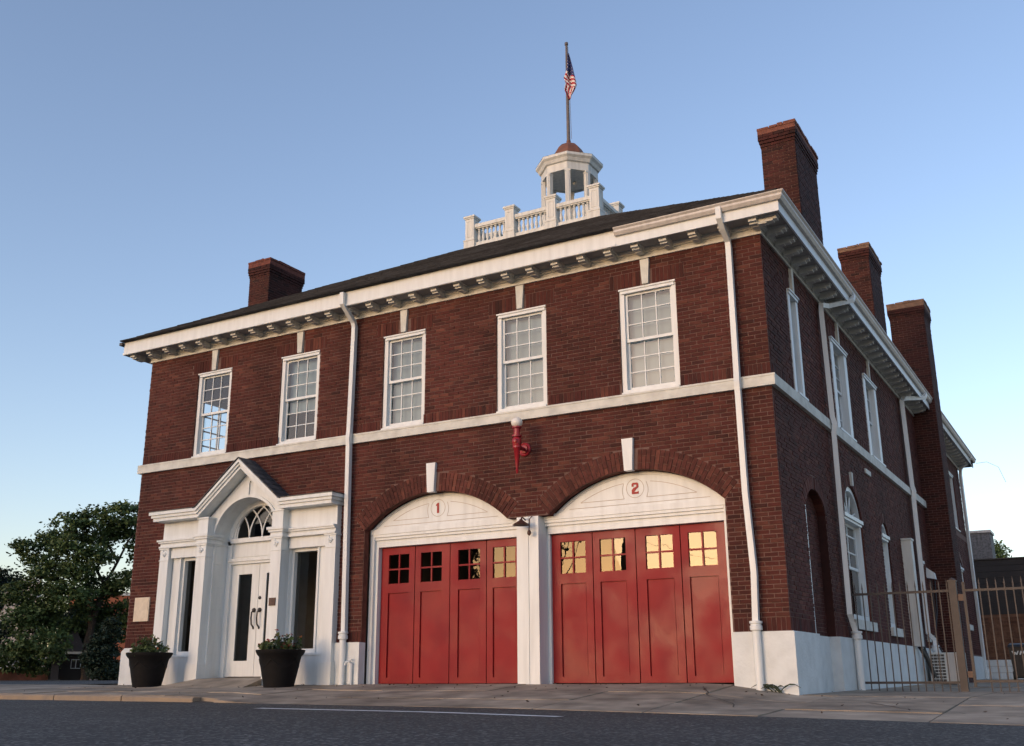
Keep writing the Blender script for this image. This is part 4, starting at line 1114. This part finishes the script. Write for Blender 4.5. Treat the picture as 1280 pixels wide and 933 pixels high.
t = thing("shade_lamp", "small dark conical lamp at the top of the white pier between the bay doors", "wall lamp", (-4.40, -.02, 2.9))
b = MB(); b.tube([(0, 0, .0), (.0, -.08, .03), (.02, -.16, .02), (.03, -.2, -.03)], .014, 8); b.build("arm", BRONZE, t)
b = MB(); b.lathe([(.025, .0), (.03, -.02), (.15, -.10), (.145, -.105), (.02, -.03)], 18, (.03, -.2, -.01), cap=False); b.build("lamp_shade", BRONZE, t, smooth=True)
b = MB(); b.tube([(.14, -.02, .05), (.14, -.1, .0), (.14, -.12, -.2)], .01, 6); b.ball((.14, -.12, -.24), .035, 10, (1, 1, 1.4)); b.build("sensor", BRONZE, t, smooth=True)

o = MB(); o.box((-13.86, -.035, 1.49), (-13.42, .02, 1.98)); o.box((-13.83, -.04, 1.52), (-13.45, -.035, 1.95)); o = o.build("stone_plaque", mat("plaque_stone", (0.66, 0.58, 0.46), .8, .05, 12, .15, 60)); tag(o, "cream stone plaque set in the brick left of the entrance", "plaque")
o = MB(); o.box((-9.835, -.322, 1.655), (-9.68, -.30, 1.80)); o.box((-9.79, -.326, 1.70), (-9.725, -.322, 1.755)); o = o.build("door_sign", BRONZE); tag(o, "small dark brown sign on the pilaster right of the entrance doors", "sign")

t = thing("garden_tap", "white garden tap on a short pipe against the white base", "tap", (-7.98, -.10, .2))
b = MB(); b.tube([(0, 0, -.05), (0, 0, .38)], .035, 8); b.build("pipe", WHITE, t)
b = MB(); b.tube([(0, 0, .38), (0, -.05, .42), (-.05, -.08, .40), (-.07, -.09, .34)], .018, 8); b.tube([(-.04, -.03, .45), (.04, -.03, .45)], .012, 6); b.tube([(0, -.03, .42), (0, -.03, .45)], .008, 6); b.build("faucet", WHITE, t)

t = thing("security_light", "small white wall floodlight on the shaded side wall above the fence", "floodlight", (.0, 13.4, 2.85))
b = MB(); b.poly_prism([(.0, -.12), (.22, -.16), (.20, .0), (.02, .14)], -.1, .1); b.build("housing", WHITE, t)
b = MB(); b.tube([(.1, 0, -.14), (.1, 0, -1.2)], .015, 6); b.build("cable", DARK, t)

# ------------------------------------------------------------------ planters
def planter(x, y, label, plabel, seed, flowers):
    z = h_walk(x, y)
    t = thing("planter", label, "planter", (x, y, z + .0), 0, "planters by the entrance")
    b = MB(); b.lathe([(.25, -.01), (.265, .0), (.30, .16), (.305, .18), (.345, .38), (.375, .52), (.41, .555), (.435, .60), (.44, .635), (.42, .64), (.40, .63), (.37, .56)], 28)
    # draped swag relief
    for k in range(5):
        a0 = k*2*math.pi/5
        pts = [((.36 - .035*math.sin(math.pi*i/8)) * math.cos(a0 + i*.157), (.36 - .035*math.sin(math.pi*i/8)) * math.sin(a0 + i*.157), .48 - .14*math.sin(math.pi*i/8)) for i in range(9)]
        b.tube(pts, .018, 6)
    b.build("pot", POTM, t, smooth=True)
    b = MB(); b.lathe([(.38, .57), (.2, .60), (.001, .61)], 20, cap=False); b.build("soil", SOIL, t)
    p = thing("flowering_plant", plabel, "plant", (x, y, z + .58), 0, "plants in the planters")
    rp = random.Random(seed); L = MB(); St = MB(); Fl = MB()
    for k in range(46):
        a = rp.uniform(0, 2*math.pi); r0 = rp.uniform(0, .36); hh = rp.uniform(.08, .34) * (1.15 - r0*1.4); lean = rp.uniform(0, .12)
        x0, y0 = r0*math.cos(a), r0*math.sin(a); x1, y1 = x0 + lean*math.cos(a), y0 + lean*math.sin(a)
        St.tube([(x0, y0, 0), ((x0+x1)/2, (y0+y1)/2, hh*.6), (x1, y1, hh)], .005, 4)
        for q in range(13):
            tt = rp.uniform(.3, 1.0); c_ = Vector((x0 + (x1-x0)*tt + rp.uniform(-.04, .04), y0 + (y1-y0)*tt + rp.uniform(-.04, .04), hh*tt + rp.uniform(-.01, .04)))
            leaf(L, c_, rp.uniform(.03, .055), rp)
        if rp.random() < flowers: 
            for q in range(4): leaf(Fl, Vector((x1 + rp.uniform(-.02, .02), y1 + rp.uniform(-.02, .02), hh + .02)), .028, rp)
    L.build("foliage", LEAFP, p, kind="stuff"); St.build("stem", LEAFD, p, kind="stuff")
    if Fl.f: Fl.build("flower", PETAL, p, kind="stuff")
def leaf(m, c_, s, rp, flat=0.0):
    d = Vector((rp.gauss(0, 1), rp.gauss(0, 1), rp.gauss(0, 1) * (1 - flat))).normalized()
    e_ = d.cross(Vector((rp.gauss(0, 1), rp.gauss(0, 1), rp.gauss(0, 1)))).normalized()
    w_ = s * .5
    m.add([c_ - d*s, c_ + e_*w_ + d*s*.1, c_ + d*s, c_ - e_*w_ + d*s*.1], [(0,1,2,3)])
planter(-12.36, -.84, "black swagged planter with low green plants at the left end of the entrance front", "leafy green plant in the left black planter", 4, .3)
planter(-9.0, -.84, "black swagged planter in front of the window right of the entrance doors", "leafy plant with a few red and yellow flowers in the right black planter", 9, .6)
# weed at the corner
rp = random.Random(2); b = MB()
for k in range(9):
    a = rp.uniform(-2.6, .3) if k % 2 else rp.uniform(2.4, 3.6); L_ = rp.uniform(.18, .34)
    x0, y0 = -.18 + rp.uniform(-.12, .06), -.12
    pts = [Vector((x0 + math.cos(a)*L_*s_, y0 - abs(math.sin(a))*L_*s_*.5, h_walk(-.2, -.1) + .0 + L_*(1.15*s_ - .95*s_*s_))) for s_ in (0, .25, .5, .75, 1)]
    for (p, q), w_ in zip(zip(pts, pts[1:]), (.012, .014, .012, .006)): b.add([p + Vector((0, 0, w_)), p - Vector((0, 0, w_)), q - Vector((0, 0, w_*.6)), q + Vector((0, 0, w_*.6))], [(0,1,2,3)])
tag(b.build("weed", LEAFD), "dark grassy weed growing at the white corner base", "weed")

# shelf behind the right side light
t = thing("display_shelf", "dark open shelf with small goods behind the right entrance window", "shelf", (-9.15, .75, .34))
b = MB()
for xx in (-.3, .3): b.box((xx-.015, -.12, 0), (xx+.015, .12, 1.35))
b.build("upright", DARK, t)
for zz in (.3, .62, .95, 1.28): q = MB(); q.box((-.3, -.12, zz), (.3, .12, zz+.025)); q.build("shelf_board", DARK, t)

# ------------------------------------------------------------------ fence and gate
FY = 3.9
t = thing("metal_fence", "brown metal picket fence running from the side wall to the square post", "fence", (0, FY, .05))
b = MB(); b.box((.06, -.016, 1.635), (1.70, .016, 1.675)); b.build("rail", FENCE, t); b = MB(); b.box((.06, -.016, .13), (1.70, .016, .17)); b.build("rail", FENCE, t)
pk = MB(); pk.box((-.009, -.009, 0), (.009, .009, 1.74)); pk.add([(-.012, -.012, 1.74), (.012, -.012, 1.74), (.012, .012, 1.74), (-.012, .012, 1.74), (0, 0, 1.86)], [(0,1,4), (1,2,4), (2,3,4), (3,0,4), (3,2,1,0)]); picket_me = pk.mesh("picket", FENCE)
for k in range(13): obj("picket", picket_me, t, (.14 + k*.128, 0, .0))
b = MB(); b.box((-.062, -.062, -.1), (.062, .062, 1.80)); b.box((-.072, -.072, 1.80), (.072, .072, 1.83)); b.lathe([(.06, 1.83), (.04, 1.86), (.001, 1.875)], 12, cap=False); b.build("post", FENCE, t, (1.77, 0, 0))
t = thing("metal_gate", "brown metal picket gate right of the square post, running out of view", "gate", (1.92, FY, .08))
b = MB(); b.box((0, -.016, 1.60), (3.4, .016, 1.64)); b.build("rail", FENCE, t); b = MB(); b.box((0, -.016, .12), (3.4, .016, .16)); b.build("rail", FENCE, t)
b = MB(); b.box((0, -.022, .05), (.045, .022, 1.76)); b.build("stile", FENCE, t); b = MB(); b.box((-.09, -.02, 1.45), (0, .02, 1.56)); b.build("hinge", BRONZE, t); b = MB(); b.box((-.08, -.02, .2), (0, .02, .3)); b.build("hinge", BRONZE, t)
for k in range(24): obj("picket", picket_me, t, (.27 + k*.13, 0, -.03))

# air-conditioning unit, bin, blocks
t = thing("air_conditioner", "cream outdoor air-conditioning unit with a dark slatted grille beside the side wall", "air conditioner", (.5, 11.3, h_walk(.5, 11.3)))
b = MB(); b.box((-.36, 0, .04), (.36, .75, .72)); b.box((-.36, -.012, .04), (-.33, 0, .72)); b.box((-.02, -.012, .04), (.02, 0, .72)); b.box((.33, -.012, .04), (.36, 0, .72)); b.box((-.33, -.012, .68), (-.02, 0, .72)); b.box((-.3, 0, .0), (-.2, .7, .04)); b.box((.2, 0, .0), (.3, .7, .04)); b.build("housing", CREAM, t)
b = MB(); b.box((-.33, -.004, .06), (-.02, 0, .68)); b.build("grille_back", DARK, t)
sl2 = MB(); sl2.box((-.155, -.012, 0), (.155, -.004, .02)); sme = sl2.mesh("grille_slat", CREAM)
for k in range(8): obj("grille_slat", sme, t, (-.175, 0, .12 + k*.07))
for k in range(3): q = MB(); q.box((-.26 + k*.08, -.0115, .06), (-.252 + k*.08, -.0045, .68)); q.build("grille_bar", CREAM, t)
b = MB(); b.box((.02, -.006, .06), (.33, .0, .70)); b.build("side_panel", ALU, t)

t = thing("wheelie_bin", "dark grey wheelie bin with white lettering behind the gate at the right edge", "bin", (1.52, 19.0, h_walk(1.5, 19)))
b = MB(); b.add([(-.22, -.25, .12), (.22, -.25, .12), (.22, .2, .08), (-.22, .2, .08), (-.29, -.33, .95), (.29, -.33, .95), (.29, .28, .95), (-.29, .28, .95)], [(0,1,5,4), (1,2,6,5), (2,3,7,6), (3,0,4,7), (3,2,1,0)]); b.build("body", DARK, t)
b = MB(); b.add([(-.32, -.38, .95), (.32, -.38, .95), (.32, .33, .97), (-.32, .33, .97), (-.28, -.3, 1.02), (.28, -.3, 1.02), (.28, .3, 1.07), (-.28, .3, 1.07)], [(0,1,5,4), (1,2,6,5), (2,3,7,6), (3,0,4,7), (4,5,6,7), (3,2,1,0)]); b.build("lid", DARK, t)
for sx in (-1, 1):
    b = MB(); b.lathe([(.14, -.03), (.14, .03)], 16, (sx*.26, .2, .14), Matrix.Rotation(R(90), 4, 'Y')); b.build("wheel", DARK, t)
b = MB()
for px, s_ in (((-.20, -.15, -.12, -.09, -.04), 1), ((.0, .03, .07, .11, .14), 1)):
    zz = (.84, .73, .81, .73, .84) if px[0] < 0 else (.73, .84, .75, .84, .73)
    pts = list(zip(px, zz))
    for (x0, z0), (x1, z1) in zip(pts, pts[1:]):
        yy = lambda z_: -.25 - .08*(z_ - .12)/.83 - .005
        b.add([(x0-.018, yy(z0), z0), (x0+.018, yy(z0), z0), (x1+.018, yy(z1), z1), (x1-.018, yy(z1), z1)], [(0,1,2,3)])
b.build("lettering", WHITE, t)
t = thing("block_wall", "low stack of white painted blocks behind the gate, against the neighbouring wall", "wall", (.45, 24.2, h_walk(.5, 24)))
for r_ in range(3):
    for k in range(2 if r_ != 1 else 3):
        w_ = .62 if r_ != 1 else .42
        b = MB(); b.box((-w_/2+.006, -.18, 0.004), (w_/2-.006, .18, .205)); b.build("block", WHITE2, t, (-.45 + w_*(k+.5) + (0 if r_ != 1 else -.02), 0, r_*.21))

# ------------------------------------------------------------------ neighbouring building on the right
NBRICK = mat("neighbour_brick", (0.17, 0.085, 0.05), .9, .15, 3, .3, 15)
NDARK = mat("dark_siding", (0.028, 0.024, 0.023), .8, .1, 2)
t = thing("brick_garage", "low flat-roofed brick building with a dark siding band behind the gate", "building", (6.5, 30, .2))
b = MB(); b.box((-7.4, 0, -.2), (9, 10, 2.4)); w_ = b.build("wall", NBRICK, t)
bk = MB(); bk.box((0, -.012, 0), (.38, .0, .125)); nb_me = bk.mesh("brick", mat_random("neighbour_bricks", [(0.13, 0.06, 0.035), (0.20, 0.10, 0.06), (0.16, 0.08, 0.05)]))
for r_ in range(16):
    for k in range(9): obj("brick", nb_me, w_, (-7.35 + k*.39 + (.19 if r_ % 2 else 0), 0, .1 + r_*.138))
for k in range(9): b = MB(); b.box((-7.45, -.03 - .005*k, 2.4 + k*.235), (9.05, .0, 2.4 + k*.235 + .225)); b.build("siding_board", NDARK, t)
b = MB(); b.box((-7.43, 0, 2.4), (9, 10, 4.45)); b.build("parapet", NDARK, t); b = MB(); b.box((-7.5, -.12, 4.515), (9.1, 10.1, 4.56)); b.build("coping", DARK, t)
t = thing("rooftop_unit", "grey rooftop air unit with mesh sides on the flat roof of the brick building", "rooftop unit", (-.45, 31.0, 4.76))
b = MB(); b.box((-.75, -.5, .0), (.55, .8, 1.1)); b.build("cabinet", mat("unit_mesh", (0.16, 0.16, 0.165), .8, .2, 12, .5, 18), t); b = MB(); b.box((-.8, -.55, 1.1), (.6, .85, 1.2)); b.box((-.4, -.57, 1.12), (.1, -.55, 1.17)); b.build("lid", ALU, t)

# ------------------------------------------------------------------ trees
def tree(name, label, loc, clumps, n, ls, lm, trunk, seed, group=None, cat="tree", rz=0.518):
    t = thing(name, label, cat, loc, rz, group)
    rp = random.Random(seed); L = MB()
    tot = sum(c_[3]*c_[4]*c_[5] for c_ in clumps)
    for (x, y, z, rx, ry, rz_) in [(c_[0], c_[1], c_[2], c_[3], c_[4], c_[5]) for c_ in clumps]:
        # twigs: leaf tufts grouped inside the clump
        k = int(n * rx*ry*rz_ / tot); tufts = max(5, k // 26)
        for _ in range(tufts):
            while True:
                a = Vector((rp.uniform(-1, 1), rp.uniform(-1, 1), rp.uniform(-1, 1)))
                if .25 < a.length < 1: break
            c0 = Vector((x + a.x*rx, y + a.y*ry, z + a.z*rz_)); tr = rp.uniform(.18, .42) * ls/.1
            for q in range(26):
                o_ = Vector((rp.gauss(0, tr*.55), rp.gauss(0, tr*.55), rp.gauss(0, tr*.28)))
                leaf(L, c0 + o_, ls * rp.uniform(.7, 1.2), rp, .35)
    L.build("crown", lm, t)
    if trunk:
        T = MB()
        for pts, r0, r1 in trunk: T.tube(pts, r0, 8, r1)
        T.build("trunk", BARK, t)
    return t
cl = []
# wide drooping crown; local x runs along the picture, z up (m)
for x, z, rx, rz_ in ((-2.7, 6.0, .75, .28), (-1.9, 6.45, .75, .38), (-2.2, 5.4, .8, .4), (-1.0, 6.9, .8, .4), (-.9, 6.0, .9, .42), (.1, 7.35, .85, .38), (.2, 6.5, .9, .42), (1.1, 7.6, .9, .42), (1.3, 6.8, .9, .42), (2.2, 7.7, .9, .4), (2.4, 6.9, .9, .42), (3.2, 7.3, .9, .5), (3.6, 6.4, .9, .5),
                      (-1.6, 4.6, 1.0, .45), (-.4, 4.95, 1.0, .45), (-3.0, 3.9, .9, .5), (-2.0, 3.6, 1.1, .5), (-.7, 3.8, 1.1, .5), (.6, 4.2, .9, .45), (1.7, 4.4, .9, .38), (2.9, 4.9, .9, .5), (3.3, 3.9, 1.0, .6), (-2.6, 2.7, .9, .5), (-1.4, 2.5, 1.0, .5), (.2, 3.0, 1.0, .5), (1.3, 3.2, 1.0, .4), (2.6, 3.1, 1.0, .5), (-2.3, 1.7, .9, .5), (-1.2, 1.5, .9, .5), (-3.2, 1.0, .9, .45), (-2.0, .8, .9, .4), (1.6, 2.3, .9, .4), (2.6, 2.2, .9, .5), (3.4, 2.8, .8, .6), (3.6, 5.3, .8, .5), (.4, 5.6, .8, .4), (2.3, 5.8, .8, .35)):
    cl.append((x, random.uniform(-1.2, 1.2), z + random.uniform(-.12, .12), rx, 1.0, rz_ * 1.35))
tree("broadleaf_tree", "large spreading green tree behind the left corner of the firehouse", (-37.6, 17.5, .3), cl, 50000, .10, LEAF,
     [([(0.3, 0, -.1), (.2, 0, 1.6), (.4, .1, 3.0), (.7, 0, 4.3)], .2, .12), ([(.7, 0, 4.3), (.1, .2, 5.3), (-1.0, .3, 6.2), (-2.2, .2, 6.6)], .08, .02), ([(.7, 0, 4.3), (1.2, -.2, 5.4), (1.6, -.3, 6.4), (2.3, 0, 7.3)], .08, .02), ([(.55, 0, 3.7), (1.8, .3, 4.9), (2.9, .3, 6.2)], .07, .02), ([(.4, .1, 3.0), (-.8, -.2, 3.9), (-2.0, -.3, 4.4)], .1, .03), ([(1.2, -.2, 5.4), (.6, -.1, 6.3), (.2, 0, 7.0)], .08, .02)], 21, rz=.79)
cl = [(random.uniform(-.5, .5)*(1-k/9), random.uniform(-.4, .4)*(1-k/9), .3 + k*.28, .95*(1-k/9.5)+.08, .8*(1-k/9.5)+.08, .32) for k in range(9)]
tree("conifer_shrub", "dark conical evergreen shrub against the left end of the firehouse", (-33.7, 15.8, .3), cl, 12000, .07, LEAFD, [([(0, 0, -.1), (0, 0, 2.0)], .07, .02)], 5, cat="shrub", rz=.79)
cl = [(random.uniform(-.5, .5), random.uniform(-.5, .5), 1.0 + k*.42, .9 + .3*math.sin(k), .9, .45) for k in range(10)]
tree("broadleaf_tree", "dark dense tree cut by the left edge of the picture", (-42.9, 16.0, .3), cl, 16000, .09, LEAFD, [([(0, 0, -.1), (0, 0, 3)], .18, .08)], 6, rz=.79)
cl = [(random.uniform(-.8, .8), random.uniform(-.5, .5), 1.0 + k*.42, 1.1, .8, .45) for k in range(6)]
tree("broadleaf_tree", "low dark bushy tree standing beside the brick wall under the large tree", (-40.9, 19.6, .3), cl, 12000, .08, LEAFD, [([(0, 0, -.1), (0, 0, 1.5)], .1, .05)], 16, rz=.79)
cl = [(random.uniform(-.6, .6), random.uniform(-.5, .5), 5.5 + k*.3, .55, .5, .3) for k in range(5)] + [(.3, 0, 6.2, .4, .4, .3), (-.1, 0, 6.5, .4, .4, .25), (-.3, 0, 5.4, .6, .5, .3)]
tree("broadleaf_tree", "small green treetop showing above the flat roof at right", (-.95, 45, .3), cl, 2600, .085, LEAF, [([(0, 0, -.1), (0, 0, 3), (.1, 0, 6)], .12, .04)], 7)

# ------------------------------------------------------------------ things beyond the side street on the left
t = thing("garden_wall", "low dark red brick wall far left beyond the side street", "wall", (-42.4, 17.6, .3), .45)
b = MB(); b.box((-4, -.1, -.2), (2.6, .1, .5)); b.build("brick_face", mat("far_brick", (0.10, 0.04, 0.03), .9, .2, 3), t); b = MB(); b.box((-4, -.14, .5), (2.6, .14, .56)); b.build("coping", mat("far_coping", (0.12, 0.06, 0.05), .9, .1), t)
b = MB(); b.box((2.0, -.2, -.2), (2.62, .2, .62)); b.build("pier", mat("far_pier", (0.16, 0.10, 0.07), .9, .2, 4), t)
t = thing("dark_shed", "small dark gabled shed with a white eave board under the trees", "shed", (-39.75, 18.4, .3), .90)
b = MB(); b.box((-.72, 0, -.1), (.72, 2.0, 1.2)); b.build("wall", NDARK, t)
b = MB(); b.add([(-.85, -.2, 1.31), (.85, -.2, 1.31), (.85, 2.2, 1.31), (-.85, 2.2, 1.31), (-.35, 1.0, 2.3), (.35, 1.0, 2.3)], [(0,1,5,4), (1,2,5), (2,3,4,5), (3,0,4), (3,2,1,0)]); b.build("roof", NDARK, t)
b = MB(); b.box((-.86, -.25, 1.22), (.82, -.21, 1.33)); b.build("eave_board", WHITE, t)
b = MB(); b.box((.22, -.02, .55), (.66, 0, .98)); w_ = b.build("window", WHITE, t); b = MB(); b.box((.25, -.025, .58), (.42, -.02, .95)); b.box((.46, -.025, .58), (.63, -.02, .95)); b.build("pane", INTDARK, w_, kind="stuff")
t = thing("dark_bollard", "dark square post standing in front of the far brick wall", "post", (-37.6, 16.2, .25), .9)
b = MB(); b.box((-.16, -.16, -.1), (.16, .16, 1.2)); b.build("shaft", NDARK, t); b = MB(); b.box((-.19, -.19, 1.2), (.19, .19, 1.26)); b.box((-.25, -.25, -.1), (.25, .25, .1)); b.build("cap", DARK, t)
t = thing("orange_building", "orange brick building glimpsed through the large tree", "building", (-63, 40, .3), .9)
b = MB(); b.box((-3.2, 0, -.2), (5.5, 8, 6.3)); b.build("wall", mat("orange_brick", (0.33, 0.11, 0.055), .9, .1, 1.5), t); b = MB(); b.box((-3.3, -.1, 6.3), (5.6, 8.1, 6.55)); b.build("parapet", STONE, t)
for k in range(4): b = MB(); b.box((-3.2 + k*2.2, -.04, 3.6), (-2.2 + k*2.2, 0, 5.2)); b.build("window", INTDARK, t)
t = thing("cream_building", "pale cream building with a flat roof at the far left edge", "building", (-70.5, 36, .3), .9)
b = MB(); b.box((-8, 0, -.2), (2.2, 8, 7.4)); b.build("wall", mat("cream_wall", (0.50, 0.46, 0.40), .9, .05, 1), t); b = MB(); b.box((-8.1, -.12, 7.4), (2.3, 8.1, 7.65)); b.build("parapet", CREAM, t)
t = thing("white_fence", "pale fence panels beyond the far brick wall", "fence", (-46.6, 20.5, .3), .75)
for k in range(4): b = MB(); b.box((-2.6 + k*1.6, 0, .55), (-1.1 + k*1.6, .05, 1.25)); b.build("panel", CREAM, t)
for k in range(5): b = MB(); b.box((-2.72 + k*1.6, -.02, 0), (-2.62 + k*1.6, .06, 1.35)); b.build("post", CREAM, t)

# ------------------------------------------------------------------ across the street, mirrored in the bay door glass
t = thing("brick_house", "dark two-storey brick house across the street, behind the camera", "house", (-35.0, -31, 0), -.5236)
b = MB(); b.box((-8, -8, -.3), (8, 0, 8.3)); b.build("wall", NBRICK, t); b = MB(); b.add([(-8.4, -8.4, 8.3), (8.4, -8.4, 8.3), (8.4, .4, 8.3), (-8.4, .4, 8.3), (-6, -4, 9.6), (6, -4, 9.6)], [(0,1,5,4), (1,2,5), (2,3,4,5), (3,0,4), (3,2,1,0)]); b.build("roof", SHINGLE, t)
cl = [(random.uniform(-.5, .5)*(1.6 - k*.12), random.uniform(-.6, .6), 3.6 + k*.36, .55, .5, .22) for k in range(10)]
tree("broadleaf_tree", "slim street tree across the road, mirrored in the left bay door glass", (-26.9, -34, 0), cl, 600, .10, LEAFD, [([(0, 0, -.1), (.1, 0, 2.5), (0, 0, 6.5)], .1, .02)], 31, rz=-.3)
cl = [(random.uniform(-.8, .5), random.uniform(-.6, .6), 4.4 + k*.33, .6, .5, .22) for k in range(9)]
tree("broadleaf_tree", "thin-leaved street tree across the road, mirrored in the right bay door glass", (-21.9, -34, 0), cl, 600, .10, LEAFD, [([(0, 0, -.1), (.1, 0, 2.5), (0, 0, 6)], .1, .02), ([(0, 0, 4.5), (.9, 0, 6.2), (1.5, 0, 7.6)], .05, .02), ([(0, 0, 5), (.6, 0, 6.8), (.8, 0, 7.8)], .04, .02)], 33, rz=-.3)
t = thing("utility_pole", "wooden utility pole across the road, mirrored in the bay door glass", "utility pole", (-18.2, -35, 0))
b = MB(); b.lathe([(.17, -.3), (.12, 10)], 10); b.build("shaft", BARK, t); b = MB(); b.box((-1.1, -.06, 9.2), (1.1, .06, 9.32)); b.build("crossarm", BARK, t)
b = MB(); b.tube([(.2, -.15, -.1), (.24, -.15, 9)], .05, 6); b.build("conduit", BARK, t)
for zz, dz_ in ((9.3, 2.0), (7.6, 1.7)):
    b = MB(); b.tube([(0, 0, zz), (4, -.4, zz - dz_*.8), (9, -1, zz - dz_*1.15), (16, -1.6, zz - dz_*1.1), (40, -4, zz)], .01, 5); b.build("wire", DARK, t)

t = thing("brick_house", "dark flat-roofed brick building further along the opposite side of the street", "house", (-56, -36, 0), .15)
b = MB(); b.box((-9, -9, -.3), (9, 0, 8.6)); b.build("wall", NBRICK, t); b = MB(); b.box((-9.2, -9.2, 8.6), (9.2, .2, 9.0)); b.build("roof", NDARK, t)

# ------------------------------------------------------------------ cracks and litter on the pavement
rc = random.Random(12); b = MB()
def crack(x0, y0, ang, L, w):
    n = int(L / .12); x, y, a = x0, y0, ang; pts = []
    for i in range(n + 1):
        pts.append((x, y, a)); a += rc.uniform(-.35, .35); a = ang + (a - ang) * .8; x += math.cos(a) * .12; y += math.sin(a) * .12
        if y > -.12 or y < YR + .2: break
    vs = []
    for i, (px, py, pa) in enumerate(pts):
        ww = w * rc.uniform(.4, 1.3)
        for s1 in (-1, 1):
            qx, qy = px - math.sin(pa) * ww * s1, py + math.cos(pa) * ww * s1; vs.append((qx, qy, h_walk(qx, qy) + .011))
    b.add(vs, [(2*i, 2*i+2, 2*i+3, 2*i+1) for i in range(len(pts) - 1)])
for x0, y0, a, L, w in ((-3.9, -1.2, -.2, 2.2, .012), (-1.2, -.5, -1.1, 2.4, .014), (-.7, -1.9, .25, 1.8, .012), (.4, -.6, -.5, 1.6, .012), (1.2, -1.2, -1.0, 2.0, .014), (2.4, -1.6, .1, 1.5, .012), (-5.9, -1.6, .05, 2.6, .010), (-8.6, -1.1, .0, 1.8, .010), (-11.0, -1.3, -.1, 2.4, .01), (-13.5, -2.0, .05, 2.0, .01), (-7.3, -2.5, .0, 3.0, .013), (-2.8, -2.5, .02, 3.2, .013), (.6, -2.7, -.02, 2.6, .012)): crack(x0, y0, a, L, w)
b.build("pavement_crack", JOINT, sw, kind="stuff")
b = MB()
for k in range(170):
    x = rc.uniform(-14, 4.5); y = -abs(rc.gauss(0, .5)) - .12 if k % 3 else rc.uniform(-3.2, -.2)
    y = max(y, -3.3)
    if x > .1 and k % 2: y = rc.uniform(-2.5, 3.5)
    leaf(b, Vector((x, y, h_walk(x, y) + .018)), rc.uniform(.012, .03), rc, .75)
b.build("leaf_litter", SOIL, kind="stuff")
